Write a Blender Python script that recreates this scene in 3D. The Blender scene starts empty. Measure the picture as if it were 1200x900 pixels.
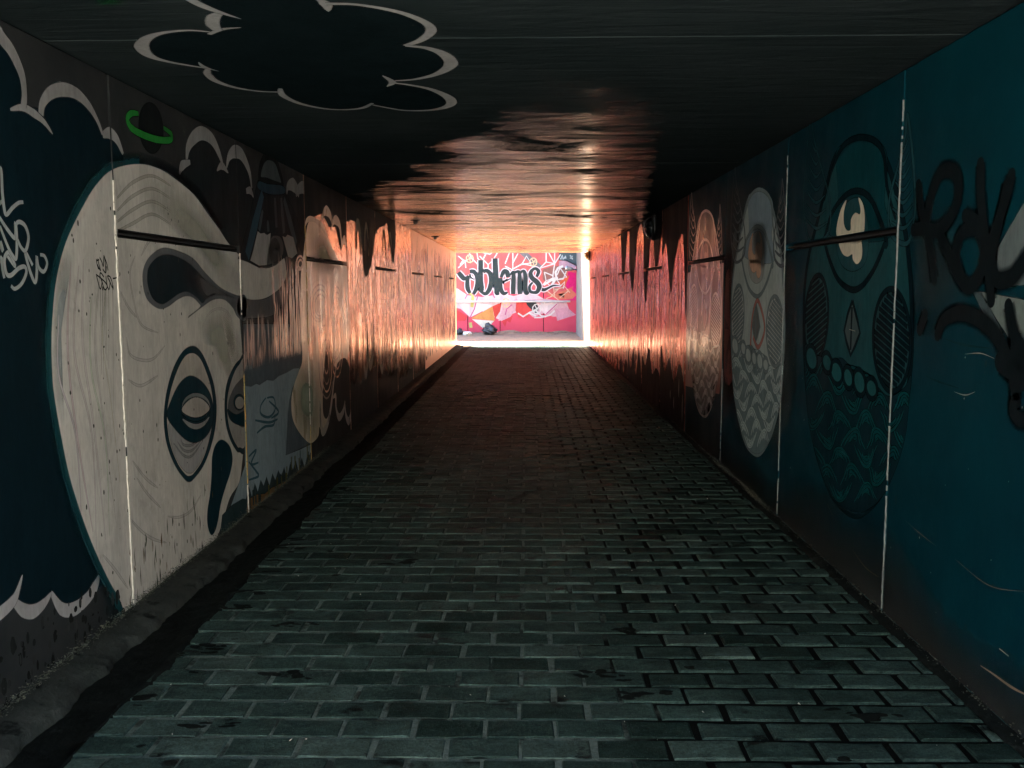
import bpy, bmesh, math, random
from mathutils import Vector, Matrix, geometry
random.seed(7)
scene = bpy.context.scene
COL = scene.collection

# ---------------------------------------------------------------- camera
EYE = Vector((0.0, 0.0, 1.517))
FPX, PITCH, YAW, ROLL = 1044.9, 0.1069, 0.0164, -0.0023      # focal length for a 1200 px wide frame
_fw = Vector((-math.sin(YAW)*math.cos(PITCH), math.cos(YAW)*math.cos(PITCH), -math.sin(PITCH)))
_r0 = _fw.cross(Vector((0, 0, 1))).normalized(); _u0 = _r0.cross(_fw)
_r = _r0*math.cos(ROLL) + _u0*math.sin(ROLL)
_u = -_r0*math.sin(ROLL) + _u0*math.cos(ROLL)
cd = bpy.data.cameras.new('camera'); cam = bpy.data.objects.new('camera', cd); COL.objects.link(cam)
cd.lens = FPX/1200*36; cd.sensor_width = 36; cd.clip_start = 0.05; cd.clip_end = 3000
cam.matrix_world = Matrix(((_r.x, _u.x, -_fw.x, EYE.x), (_r.y, _u.y, -_fw.y, EYE.y), (_r.z, _u.z, -_fw.z, EYE.z), (0, 0, 0, 1)))
scene.camera = cam

# ---------------------------------------------------------------- sky, sun, exposure
SUN = Vector((-0.42, 0.44, 0.79)).normalized()               # towards the sun
w = bpy.data.worlds.new('World'); scene.world = w; w.use_nodes = True
nt = w.node_tree; nt.nodes.clear()
sky = nt.nodes.new('ShaderNodeTexSky'); sky.sky_type = 'NISHITA'; sky.sun_disc = False
sky.sun_elevation = math.asin(SUN.z); sky.sun_rotation = math.atan2(SUN.x, SUN.y)
bg = nt.nodes.new('ShaderNodeBackground'); bg.inputs[1].default_value = 0.09
wo = nt.nodes.new('ShaderNodeOutputWorld')
nt.links.new(sky.outputs[0], bg.inputs[0]); nt.links.new(bg.outputs[0], wo.inputs[0])
sl = bpy.data.lights.new('sun', 'SUN'); sl.energy = 5.0; sl.angle = math.radians(0.5); sl.color = (1.0, 0.90, 0.76)
sun = bpy.data.objects.new('sun', sl); COL.objects.link(sun)
sun.rotation_euler = SUN.to_track_quat('Z', 'Y').to_euler(); sun.location = (-6, 32, 12)
vs = scene.view_settings
vs.view_transform = 'Standard'; vs.look = 'None'; vs.exposure = 4.35; vs.gamma = 1; vs.use_curve_mapping = False
cy = scene.cycles
cy.max_bounces = 14; cy.diffuse_bounces = 10; cy.glossy_bounces = 6; cy.transparent_max_bounces = 24
cy.use_denoising = True; cy.sample_clamp_indirect = 8.0; cy.caustics_reflective = False; cy.caustics_refractive = False

# ---------------------------------------------------------------- dimensions of the place (metres)
XL, XR, ZC = -1.858, 1.658, 2.472          # wall faces, ceiling
Y_IN, Y_OUT = -0.45, 23.72                   # the two mouths of the underpass
Y_END = 29.5                               # painted wall across the yard
J0, DJ = 4.051, 1.7458                     # wall panel joints
C0, DC = 3.538, 3.469                      # ceiling slab joints
SLOT = 1.770                               # height of the horizontal slot in every other panel
GAP = 0.007
joints = [J0 + DJ*k for k in range(-2, 12)]
split_spans = [(J0 + DJ*k, J0 + DJ*(k+1)) for k in range(-2, 12, 2)]

# ---------------------------------------------------------------- materials
def nodes_of(m):
    m.use_nodes = True; t = m.node_tree; t.nodes.clear()
    o = t.nodes.new('ShaderNodeOutputMaterial'); b = t.nodes.new('ShaderNodeBsdfPrincipled')
    t.links.new(b.outputs[0], o.inputs[0]); return t, b, o
def N(t, kind, **kw):
    n = t.nodes.new(kind)
    for k, v in kw.items():
        if k in n.inputs.keys(): n.inputs[k].default_value = v
        else: setattr(n, k, v)
    return n
def noise(t, scale, detail=4.0, rough=0.6, stretch=None, dist=0.0):
    g = t.nodes.new('ShaderNodeNewGeometry'); src = g.outputs['Position']
    if stretch:
        mp = t.nodes.new('ShaderNodeMapping'); mp.inputs['Scale'].default_value = stretch
        t.links.new(src, mp.inputs[0]); src = mp.outputs[0]
    n = N(t, 'ShaderNodeTexNoise', Scale=scale, Detail=detail, Roughness=rough, Distortion=dist)
    t.links.new(src, n.inputs['Vector']); return n.outputs['Fac']
def ramp(t, fac, stops):
    r = t.nodes.new('ShaderNodeValToRGB'); e = r.color_ramp.elements
    while len(e) < len(stops): e.new(0.5)
    for i, (p, c) in enumerate(stops):
        e[i].position = p; e[i].color = (c, c, c, 1) if isinstance(c, (int, float)) else (*c, 1)
    t.links.new(fac, r.inputs[0]); return r.outputs[0]
def mix(t, fac, a, b, mode='MIX'):
    m = t.nodes.new('ShaderNodeMix'); m.data_type = 'RGBA'; m.blend_type = mode
    for sock, v in ((m.inputs[0], fac), (m.inputs[6], a), (m.inputs[7], b)):
        if isinstance(v, (int, float)): sock.default_value = v
        elif isinstance(v, tuple): sock.default_value = (*v, 1)
        else: t.links.new(v, sock)
    return m.outputs[2]
def bump(t, b, h, strength=0.3, dist=0.01):
    n = N(t, 'ShaderNodeBump', Strength=strength, Distance=dist)
    t.links.new(h, n.inputs['Height']); t.links.new(n.outputs[0], b.inputs['Normal'])
def surf(name, c1, c2, scale=3.0, rough=0.7, stretch=None, spots=None, bmp=0.25, bscale=40, rvar=0.15, metal=0.0, dist=0.006, spec=None):
    m = bpy.data.materials.new(name); t, b, o = nodes_of(m)
    c = mix(t, ramp(t, noise(t, scale, 6, .62, stretch), [(.32, 0.0), (.7, 1.0)]), c1, c2)
    if spots: c = mix(t, ramp(t, noise(t, spots[1], 5, .6), [(spots[2], 0.0), (spots[2]+.08, 1.0)]), c, spots[0])
    t.links.new(c, b.inputs['Base Color']); b.inputs['Metallic'].default_value = metal
    t.links.new(ramp(t, noise(t, scale*2.3, 4), [(.3, max(0.03, rough-rvar)), (.7, min(1, rough+rvar))]), b.inputs['Roughness'])
    if bmp: bump(t, b, noise(t, bscale, 5, .6, stretch), bmp, dist)
    if 'wall_paint' in name and metal: b.inputs['Specular Tint'].default_value = (1, .52, .44, 1) if 'red' in name else (1, .70, .61, 1)  # far panels: warm tint stands in for the colour of the exit glow
    if spec is not None: b.inputs['Specular IOR Level'].default_value = spec
    return m
def paint_material(name, rough, soft, spec=.5, metal=0.0, bmp=.22, stretch=(1, .8, .5), tint=(1, .70, .61, 1)):
    """flat wall paint: colour from the painted shape, fine grain, scuffs down to the concrete"""
    m = bpy.data.materials.new(name); t, b, o = nodes_of(m)
    a = t.nodes.new('ShaderNodeVertexColor'); a.layer_name = 'Col'
    g = ramp(t, noise(t, 5, 6, .65, (1, 1, .35)), [(.25, .72), (.75, 1.12)])
    c = mix(t, 1.0, a.outputs['Color'], g, 'MULTIPLY')
    g2 = ramp(t, noise(t, 60, 3, .6, (1, 1, .25)), [(.3, .86), (.7, 1.06)])
    c = mix(t, 1.0, c, g2, 'MULTIPLY')
    wear = ramp(t, noise(t, 11, 7, .74), [(.52, 0.0), (.74, .55)])
    c = mix(t, wear, c, mix(t, 1.0, c, (.62, .63, .62), 'MULTIPLY'))
    chip = ramp(t, noise(t, 28, 5, .72), [(.70, 0.0), (.72, 1.0)])
    c = mix(t, chip, c, (.035, .035, .032))
    t.links.new(c, b.inputs['Base Color'])
    t.links.new(ramp(t, noise(t, 7, 4, .6, (1, 1, .3)), [(.3, rough-.08), (.7, rough+.12)]), b.inputs['Roughness'])
    bump(t, b, noise(t, 16, 6, .62, stretch), bmp, .012); b.inputs['Specular IOR Level'].default_value = spec; b.inputs['Metallic'].default_value = metal
    if metal: b.inputs['Specular Tint'].default_value = tint  # tint puts the warm colour of the exit light into the sheen
    if soft:
        tr = t.nodes.new('ShaderNodeBsdfTransparent'); mx = t.nodes.new('ShaderNodeMixShader')
        at = t.nodes.new('ShaderNodeAttribute'); at.attribute_name = 'cover'
        t.links.new(at.outputs['Fac'], mx.inputs[0]); t.links.new(tr.outputs[0], mx.inputs[1]); t.links.new(b.outputs[0], mx.inputs[2])
        t.links.new(mx.outputs[0], o.inputs[0])
    return m
M = {}
M['paint'] = paint_material('matte_mural_paint', .62, False, .02, 0, .12)
M['spray'] = paint_material('sprayed_paint', .62, True, .02, 0, .12)
M['gloss_red'] = paint_material('red_gloss_paint', .30, False, .5, .5, .18, (1, .7, .14), (1, .52, .44, 1))
M['flat'] = paint_material('flat_black_paint', .8, False, 0.0, 0, .1)
M['semi'] = paint_material('satin_mural_paint', .30, False, .30, 0.0, .14, (1, .7, .2))
M['gloss'] = paint_material('warm_sheen_paint', .27, False, .5, .5, .16, (1, .7, .14))  # metal share and warm tint added to bring out the exit sheen
M['panel_left'] = surf('charcoal_wall_paint', (.030, .033, .034), (.019, .022, .024), 2.2, .62, (1, 1, .5), ((.05, .05, .046), 9, .66), .14, 30, .1, spec=.06)
M['panel_right'] = surf('teal_wall_paint', (.0008, .033, .046), (.0015, .022, .032), 1.6, .60, (1, 1, .6), ((.018, .026, .028), 14, .68), .16, 30, .1, spec=.04)
M['panel_tan'] = surf('glow_tan_wall_paint', (.84, .52, .39), (.68, .39, .29), 2.5, .24, (1, .8, .2), ((.10, .065, .045), 6, .66), .16, 18, .08, .5)  # tan coat with the exit glow's warmth put into colour and metal
M['panel_glow'] = surf('exit_glow_wall_paint', (.92, .62, .49), (.84, .51, .40), 2.5, .38, (1, .8, .2), ((.30, .15, .09), 6, .70), .14, 18, .08, .2)  # paler copy of the tan paint, brightened for the glow near the exit
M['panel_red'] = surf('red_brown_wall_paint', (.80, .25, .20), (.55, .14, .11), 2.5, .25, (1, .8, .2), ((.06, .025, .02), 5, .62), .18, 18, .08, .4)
M['concrete'] = surf('bare_concrete', (.20, .19, .17), (.12, .115, .105), 3, .8, None, ((.06, .06, .055), 5, .62), .35, 60)
M['dark_void'] = surf('joint_shadow_filler', (.012, .012, .012), (.008, .008, .008), 10, .95, None, None, 0)
M['caulk'] = surf('white_joint_filler', (.62, .60, .54), (.42, .40, .36), 40, .8, None, ((.06, .055, .05), 60, .64), .5, 120)
M['caulk_grey'] = surf('grey_joint_filler', (.15, .17, .17), (.08, .095, .095), 40, .7, None, ((.02, .025, .025), 60, .62), .5, 120)
M['caulk_ochre'] = surf('mossy_ochre_joint_filler', (.45, .24, .05), (.16, .20, .09), 25, .85, None, ((.04, .05, .03), 50, .58), .5, 120)
M['ledge'] = surf('damp_concrete_ledge', (.042, .048, .045), (.022, .027, .025), 6, .8, None, ((.010, .012, .012), 11, .58), .5, 45, .12, 0, .008, spec=.05)
M['muck'] = surf('black_wet_silt', (.011, .014, .0135), (.005, .007, .0066), 8, .8, None, ((.022, .027, .025), 14, .60), .5, 30, .12, 0, .010, spec=.03)
M['crust'] = surf('flaked_plaster_and_algae', (.085, .095, .075), (.030, .038, .028), 30, .9, None, ((.22, .22, .19), 45, .66), .5, 90)
M['threshold'] = surf('pale_concrete_slab', (.66, .44, .28), (.58, .37, .23), 4, .8, None, None, .2, 60)
M['sunlit_wall'] = surf('sunlit_wall_white', (.80, .66, .52), (.74, .60, .46), 3, .7, None, None, .15, 40)
M['bounce_wall'] = surf('bounce_concrete', (.60, .59, .55), (.50, .49, .46), 2, .8, None, None, .2, 40)
M['dirt'] = surf('sandy_dirt', (.26, .18, .11), (.16, .11, .07), 3, .95, None, ((.09, .065, .045), 7, .58), .6, 50)
M['earth'] = surf('dry_ground', (.20, .18, .14), (.13, .13, .09), .5, .95, None, None, .3, 8)
M['pink_wall'] = surf('pink_wall_paint', (.50, .034, .072), (.45, .028, .058), 1.2, .55, None, None, .12, 25)
M['rail'] = surf('white_rail_paint', (.80, .80, .76), (.68, .67, .64), 10, .45, None, None, .1, 60)
M['black_metal'] = surf('black_lamp_metal', (.014, .016, .017), (.008, .009, .010), 20, .4, None, None, .1, 80)
M['amber'] = surf('sunlit_lamp_glass', (.30, .16, .05), (.20, .10, .03), 12, .22, None, None, .05, 40, .06)  # amber stands in for sunlight reflected on the dark dome
M['smoke'] = surf('smoked_lamp_glass', (.02, .025, .028), (.012, .016, .018), 12, .18, None, None, .05, 40, .06)
M['bag'] = surf('black_plastic_bag', (.012, .012, .013), (.02, .02, .021), 10, .35, None, None, .8, 14, .1, 0, .03)
M['steel'] = surf('galvanised_steel', (.45, .45, .44), (.33, .33, .32), 14, .4, None, None, .1, 60, .1, .8)
M['litter'] = surf('pale_litter', (.60, .58, .52), (.45, .42, .36), 30, .8, None, None, .2, 60)

def brick_material(name, near):
    m = bpy.data.materials.new(name); t, b, o = nodes_of(m)
    if near: tone = t.nodes.new('ShaderNodeObjectInfo').outputs['Random']
    else:
        a = t.nodes.new('ShaderNodeAttribute'); a.attribute_name = 'tone'; tone = a.outputs['Fac']
    base = ramp(t, tone, [(0, (.015, .030, .026)), (.25, (.031, .057, .051)), (.8, (.040, .070, .063)), (1, (.062, .098, .088))])
    c = mix(t, 1.0, base, ramp(t, noise(t, 13, 9, .78, (.55, 1, 1), .6), [(.30, .42), (.5, .95), (.72, 1.75)]), 'MULTIPLY')
    c = mix(t, 1.0, c, ramp(t, noise(t, 85, 5, .75), [(.32, .62), (.68, 1.38)]), 'MULTIPLY')
    grit = ramp(t, noise(t, 160, 3, .6), [(.62, 0.0), (.70, 1.0)])
    c = mix(t, grit, c, (.085, .105, .098))
    stain = ramp(t, noise(t, 3.1, 6, .66, (1, 1.6, 1), .4), [(.60, 0.0), (.66, 1.0)])
    c = mix(t, 1.0, c, ramp(t, noise(t, .9, 6, .7, None, .5), [(.3, .55), (.7, 1.25)]), 'MULTIPLY')
    c = mix(t, stain, c, (.004, .006, .006))
    t.links.new(c, b.inputs['Base Color'])
    rr = ramp(t, noise(t, 9, 5, .6), [(.3, .42), (.72, .66)])
    t.links.new(mix(t, stain, rr, (.34, .34, .34)), b.inputs['Roughness']); b.inputs['Specular IOR Level'].default_value = .012
    bump(t, b, noise(t, 42, 8, .76), .9, .007); return m
M['brick'] = brick_material('paving_brick', True); M['brick_far'] = brick_material('paving_brick_distant', False)
def joint_material():
    m = bpy.data.materials.new('joint_sand'); t, b, o = nodes_of(m)
    g = t.nodes.new('ShaderNodeNewGeometry'); s = t.nodes.new('ShaderNodeSeparateXYZ'); t.links.new(g.outputs['Position'], s.inputs[0])
    ad = t.nodes.new('ShaderNodeMath'); ad.operation = 'MULTIPLY_ADD'; ad.inputs[1].default_value = 1.1
    t.links.new(noise(t, 1.6, 5, .6), ad.inputs[0]); t.links.new(s.outputs[0], ad.inputs[2])
    damp = ramp(t, ad.outputs[0], [(.80, 0.0), (.98, 1.0)])           # silt-dark joints along the right, sandy joints elsewhere
    sand = mix(t, ramp(t, noise(t, 55, 5, .7), [(.3, 0.0), (.7, 1.0)]), (.165, .215, .20), (.085, .118, .108))
    sand = mix(t, 1.0, sand, ramp(t, noise(t, .9, 6, .7, None, .5), [(.3, .55), (.7, 1.1)]), 'MULTIPLY')
    sand = mix(t, ramp(t, noise(t, 6.5, 5, .65), [(.50, 0.0), (.60, .85)]), sand, (.018, .024, .022))
    c = mix(t, damp, sand, (.004, .005, .005)); t.links.new(c, b.inputs['Base Color'])
    b.inputs['Roughness'].default_value = .85; b.inputs['Specular IOR Level'].default_value = .04; bump(t, b, noise(t, 120, 4, .7), .7, .006); return m
M['joint'] = joint_material()
def ceiling_material():
    m = bpy.data.materials.new('ceiling_paint'); t, b, o = nodes_of(m)
    g = t.nodes.new('ShaderNodeNewGeometry'); s = t.nodes.new('ShaderNodeSeparateXYZ'); t.links.new(g.outputs['Position'], s.inputs[0])
    streak = noise(t, 1.5, 7, .66, (.55, 1.5, 1), 1.2)
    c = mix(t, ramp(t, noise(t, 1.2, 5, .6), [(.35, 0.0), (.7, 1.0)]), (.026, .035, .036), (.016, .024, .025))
    worn = ramp(t, streak, [(.40, 0.0), (.60, 1.0)])  # streaks that break up the painted sheen
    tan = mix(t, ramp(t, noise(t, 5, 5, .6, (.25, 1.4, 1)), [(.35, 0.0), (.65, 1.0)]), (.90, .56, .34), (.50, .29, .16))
    # exit sheen painted as a tan ragged fan-shaped patch, narrow towards the near end
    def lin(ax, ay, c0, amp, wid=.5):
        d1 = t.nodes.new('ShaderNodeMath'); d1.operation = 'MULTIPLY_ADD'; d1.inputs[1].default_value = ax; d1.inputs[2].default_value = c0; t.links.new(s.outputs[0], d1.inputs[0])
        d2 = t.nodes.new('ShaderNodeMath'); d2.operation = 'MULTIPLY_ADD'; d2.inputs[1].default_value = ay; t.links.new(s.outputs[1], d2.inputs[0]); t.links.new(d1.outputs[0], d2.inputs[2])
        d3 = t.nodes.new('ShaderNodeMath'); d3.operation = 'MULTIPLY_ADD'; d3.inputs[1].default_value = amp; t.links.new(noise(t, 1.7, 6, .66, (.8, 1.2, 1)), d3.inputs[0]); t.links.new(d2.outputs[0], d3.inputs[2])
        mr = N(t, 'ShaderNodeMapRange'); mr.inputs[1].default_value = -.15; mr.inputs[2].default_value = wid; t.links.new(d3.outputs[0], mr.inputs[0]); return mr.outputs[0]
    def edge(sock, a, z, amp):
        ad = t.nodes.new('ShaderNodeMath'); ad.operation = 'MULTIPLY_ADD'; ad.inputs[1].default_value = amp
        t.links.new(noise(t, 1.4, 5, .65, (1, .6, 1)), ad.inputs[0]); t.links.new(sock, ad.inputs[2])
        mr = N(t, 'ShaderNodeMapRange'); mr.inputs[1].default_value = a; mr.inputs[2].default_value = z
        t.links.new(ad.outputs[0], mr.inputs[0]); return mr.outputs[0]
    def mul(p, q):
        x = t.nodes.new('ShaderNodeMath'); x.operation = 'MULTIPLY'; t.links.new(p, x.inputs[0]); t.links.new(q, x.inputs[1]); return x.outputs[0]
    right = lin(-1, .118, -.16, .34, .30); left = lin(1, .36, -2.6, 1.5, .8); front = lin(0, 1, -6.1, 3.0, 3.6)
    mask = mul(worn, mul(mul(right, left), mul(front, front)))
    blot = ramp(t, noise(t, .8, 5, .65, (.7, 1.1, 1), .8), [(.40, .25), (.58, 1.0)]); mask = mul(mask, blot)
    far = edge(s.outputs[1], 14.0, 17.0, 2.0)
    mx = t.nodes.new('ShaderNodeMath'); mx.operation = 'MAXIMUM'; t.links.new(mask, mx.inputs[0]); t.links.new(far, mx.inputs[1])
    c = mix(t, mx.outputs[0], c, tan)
    t.links.new(c, b.inputs['Base Color'])
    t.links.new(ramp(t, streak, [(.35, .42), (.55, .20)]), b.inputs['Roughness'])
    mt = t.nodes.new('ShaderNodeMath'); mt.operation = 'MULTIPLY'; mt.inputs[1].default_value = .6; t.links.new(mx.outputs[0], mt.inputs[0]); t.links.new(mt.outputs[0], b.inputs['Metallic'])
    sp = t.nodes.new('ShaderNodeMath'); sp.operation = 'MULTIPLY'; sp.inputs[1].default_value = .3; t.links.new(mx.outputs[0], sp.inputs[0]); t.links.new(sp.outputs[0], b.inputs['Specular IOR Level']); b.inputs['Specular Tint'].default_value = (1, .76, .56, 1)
    bump(t, b, noise(t, 5, 6, .62, (.35, 2.2, 1), .6), .4, .03); return m
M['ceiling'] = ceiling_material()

# ---------------------------------------------------------------- object helpers
def obj(name, bm, mat, parent=None, smooth=False):
    me = bpy.data.meshes.new(name); bm.to_mesh(me); bm.free()
    if smooth:
        for p in me.polygons: p.use_smooth = True
    if mat: me.materials.append(M[mat] if isinstance(mat, str) else mat)
    o = bpy.data.objects.new(name, me); COL.objects.link(o)
    if parent: o.parent = parent
    return o
def thing(name, label, cat, loc=(0, 0, 0), group=None):
    o = bpy.data.objects.new(name, None); COL.objects.link(o); o.location = loc; o.empty_display_size = .2
    o['label'] = label; o['category'] = cat
    if group: o['group'] = group
    return o
def tag(o, label, cat, group=None):
    o['label'] = label; o['category'] = cat
    if group: o['group'] = group
    return o
def box(bm, x0, x1, y0, y1, z0, z1, bev=0.0):
    r = bmesh.ops.create_cube(bm, size=1)
    vv = r['verts']
    for v in vv: v.co = Vector(((x0+x1)/2 + v.co.x*(x1-x0), (y0+y1)/2 + v.co.y*(y1-y0), (z0+z1)/2 + v.co.z*(z1-z0)))
    if bev:
        ed = list({e for v in vv for e in v.link_edges})
        bmesh.ops.bevel(bm, geom=ed, offset=bev, segments=1, affect='EDGES')
    return bm
def boxobj(name, dims, mat, parent=None, bev=0.0): return obj(name, box(bmesh.new(), *dims, bev), mat, parent)
def tube(bm, pts, r, seg=10, caps=True):
    pts = [Vector(p) for p in pts]; rings = []
    for i, p in enumerate(pts):
        d = (pts[min(i+1, len(pts)-1)] - pts[max(i-1, 0)]).normalized()
        a = d.orthogonal().normalized(); c = d.cross(a)
        rr = r[i] if isinstance(r, (list, tuple)) else r
        rings.append([bm.verts.new(p + (a*math.cos(k*2*math.pi/seg) + c*math.sin(k*2*math.pi/seg))*rr) for k in range(seg)])
    for A, B in zip(rings, rings[1:]):
        for k in range(seg): bm.faces.new((A[k], A[(k+1) % seg], B[(k+1) % seg], B[k]))
    if caps: bm.faces.new(rings[0][::-1]); bm.faces.new(rings[-1])
    return bm

# points of the photograph carried onto the real plane they lie on
def ray(px, py): return _fw + _r*((px-600)/FPX) - _u*((py-450)/FPX)
def on_wall(X):
    def f(px, py):
        d = ray(px, py); p = EYE + d*((X-EYE.x)/d.x); return (p.y, p.z)
    return f
def on_ceiling(px, py):
    d = ray(px, py); p = EYE + d*((ZC-EYE.z)/d.z); return (p.x, p.y)
def on_floor(px, py, z=0.0):
    d = ray(px, py); p = EYE + d*((z-EYE.z)/d.z); return (p.x, p.y)
def on_end(px, py):
    d = ray(px, py); p = EYE + d*((Y_END-EYE.y)/d.y); return (p.x, p.z)
LW, RW = on_wall(XL), on_wall(XR)
class Plane:
    """a painted surface: 2-D coordinates -> 3-D points lifted off the surface by the paint's own layer"""
    def __init__(s, pix, lift, walls): s.pix, s.lift, s.walls, s.n = pix, lift, walls, 0
PL = Plane(LW, lambda u, v, d: (XL+d, u, v), True)
PR = Plane(RW, lambda u, v, d: (XR-d, u, v), True)
PC = Plane(on_ceiling, lambda u, v, d: (u, v, ZC-d), False)
PE = Plane(on_end, lambda u, v, d: (u, Y_END-d, v), False)

def px(plane, pts, z=None):
    """z=(x0, y0, scale): points read off an enlarged view"""
    if z: pts = [(z[0]+a/z[2], z[1]+b/z[2]) for a, b in pts]
    return [plane.pix(a, b) for a, b in pts]
def spline(pts, closed=False, n=6):
    out = []; L = len(pts)
    if L < 3: return list(pts)
    rng = range(L) if closed else range(L-1)
    for i in rng:
        p1, p2 = pts[i], pts[(i+1) % L]
        p0 = pts[(i-1) % L] if closed or i > 0 else p1
        p3 = pts[(i+2) % L] if closed or i+2 < L else p2
        for k in range(n):
            t = k/n; t2 = t*t; t3 = t2*t
            out.append(tuple(.5*((2*p1[j]) + (-p0[j]+p2[j])*t + (2*p0[j]-5*p1[j]+4*p2[j]-p3[j])*t2 + (-p0[j]+3*p1[j]-3*p2[j]+p3[j])*t3) for j in (0, 1)))
    if not closed: out.append(pts[-1])
    return out
class Paint:
    """collects painted shapes of one part in the plane's own coordinates, then makes ONE mesh"""
    def __init__(s, plane, fuzz=None): s.p = plane; s.fuzz = (.007 if plane.walls else .012) if fuzz is None else fuzz; s.v = []; s.f = []; s.c = []; s.a = []; s.soft = False; plane.n += 1; s.layer = plane.n
    def _add(s, pts, faces, col, cover=None, d=0.0, e=0.0):
        b = len(s.v)
        for i, q in enumerate(pts):
            s.v.append((q[0], q[1], d*.12 + i*e)); s.c.append(col if not isinstance(col, list) else col[i])
            s.a.append(1.0 if cover is None else cover[i])
        s.f += [tuple(b+k for k in f) for f in faces]
    def fill(s, pts, col, smooth=True, d=0.0, n=6):
        q = spline(pts, True, n) if smooth else list(pts)
        tri = geometry.tessellate_polygon([[Vector((a, b, 0)) for a, b in q]])
        s._add(q, tri, col, None, d)
        if s.fuzz and len(q) > 5:                                # overspray along the rim
            ar = sum(q[i-1][0]*q[i][1]-q[i][0]*q[i-1][1] for i in range(len(q))); sg = 1 if ar > 0 else -1; m = len(q); rim = []
            for i in range(m):
                dx, dy = q[(i+1) % m][0]-q[i-1][0], q[(i+1) % m][1]-q[i-1][1]; l = math.hypot(dx, dy) or 1e-9
                rim.append((q[i][0]+sg*dy/l*s.fuzz, q[i][1]-sg*dx/l*s.fuzz))
            s.soft = True; s._add(q+rim, [(i, (i+1) % m, m+(i+1) % m, m+i) for i in range(m)], col, [1.0]*m+[0.0]*m, d)
        return s
    def line(s, pts, wid, col, smooth=True, d=0.0, closed=False, n=6):
        q = spline(pts, closed, n) if smooth else list(pts)
        if closed: q = q + [q[0]]
        m = len(q); P = []; F = []
        for i, a in enumerate(q):
            b0 = q[max(i-1, 0)]; b1 = q[min(i+1, m-1)]
            dx, dy = b1[0]-b0[0], b1[1]-b0[1]; l = math.hypot(dx, dy) or 1e-9
            if isinstance(wid, (list, tuple)):
                tt = i/(m-1)*(len(wid)-1); k = min(int(tt), len(wid)-2); ww = wid[k]+(wid[k+1]-wid[k])*(tt-k)
            else: ww = wid
            ww = max(ww, .0006)/2
            P += [(a[0]-dy/l*ww, a[1]+dx/l*ww), (a[0]+dy/l*ww, a[1]-dx/l*ww)]
            if i: F.append((2*i-2, 2*i-1, 2*i+1, 2*i))
        s._add(P, F, col, None, d, 4e-8)
        if s.fuzz:
            fz = s.fuzz; O = []; G = []
            for i in range(m):
                a, b = P[2*i], P[2*i+1]; dx, dy = a[0]-b[0], a[1]-b[1]; l = math.hypot(dx, dy) or 1e-9; k = min(fz, l*.8)
                O += [a, (a[0]+dx/l*k, a[1]+dy/l*k), b, (b[0]-dx/l*k, b[1]-dy/l*k)]
                if i: G += [(4*i-4, 4*i-3, 4*i+1, 4*i), (4*i-2, 4*i-1, 4*i+3, 4*i+2)]
            s.soft = True; s._add(O, G, col, [1.0, 0.0, 1.0, 0.0]*m, d, 2e-8)
        return s
    def halo(s, inner, outer, col, cin=1.0, cout=0.0):
        """sprayed edge: full cover along inner, none along outer"""
        m = len(inner); s.soft = True
        s._add(list(inner)+list(outer), [(i, (i+1) % m, m+(i+1) % m, m+i) for i in range(m)], col, [cin]*m+[cout]*m); return s
    def blob(s, pts, col, inner=.45, cin=1.0, n=5):
        q = spline(pts, True, n); cx = sum(a for a, _ in q)/len(q); cy_ = sum(b for _, b in q)/len(q)
        qi = [(cx+(a-cx)*inner, cy_+(b-cy_)*inner) for a, b in q]; m = len(q); s.soft = True
        s._add(q+qi+[(cx, cy_)], [(i, (i+1) % m, m+(i+1) % m, m+i) for i in range(m)]+[(m+i, m+(i+1) % m, 2*m) for i in range(m)], col, [0.0]*m+[cin]*(m+1)); return s
    def make(s, name, parent, label=None, mat=None):
        bm = bmesh.new(); lc = bm.verts.layers.float_color.new('Col'); la = bm.verts.layers.float.new('cover')
        vs_ = []
        for (u, v, d), c, a in zip(s.v, s.c, s.a):
            x = bm.verts.new((u, v, d)); x[lc] = (*c, 1); x[la] = a; vs_.append(x)
        for f in s.f:
            try: bm.faces.new([vs_[k] for k in f])
            except ValueError: pass
        if s.p.walls and bm.faces:                               # keep the joints and slots between panels open
            u0 = min(v.co.x for v in bm.verts); u1 = max(v.co.x for v in bm.verts); v0 = min(v.co.y for v in bm.verts); v1 = max(v.co.y for v in bm.verts)
            def cut(co, no): bmesh.ops.bisect_plane(bm, geom=bm.verts[:]+bm.edges[:]+bm.faces[:], plane_co=co, plane_no=no)
            js = [j for j in joints if u0 < j+GAP and u1 > j-GAP]
            for j in js: cut((j-GAP, 0, 0), (1, 0, 0)); cut((j+GAP, 0, 0), (1, 0, 0))
            ss = v0 < SLOT+.02 and v1 > SLOT-.02
            if ss: cut((0, SLOT-.02, 0), (0, 1, 0)); cut((0, SLOT+.02, 0), (0, 1, 0))
            for lim, no in (((0, .004, 0), (0, 1, 0)), ((0, ZC-.004, 0), (0, 1, 0))): cut(lim, no)
            dead = []
            for f in bm.faces:
                c = f.calc_center_median()
                if any(abs(c.x-j) < GAP for j in js) or c.y < .004 or c.y > ZC-.004: dead.append(f)
                elif ss and abs(c.y-SLOT) < .02 and any(a < c.x < b for a, b in split_spans): dead.append(f)
            bmesh.ops.delete(bm, geom=dead, context='FACES')
        base = .0008 + .00006*s.layer
        for v in bm.verts: v.co = Vector(s.p.lift(v.co.x, v.co.y, base + v.co.z))
        bmesh.ops.recalc_face_normals(bm, faces=bm.faces[:])
        o = obj(name, bm, mat or ('spray' if s.soft else 'paint'), parent)
        if label: o['label'] = label
        return o
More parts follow.
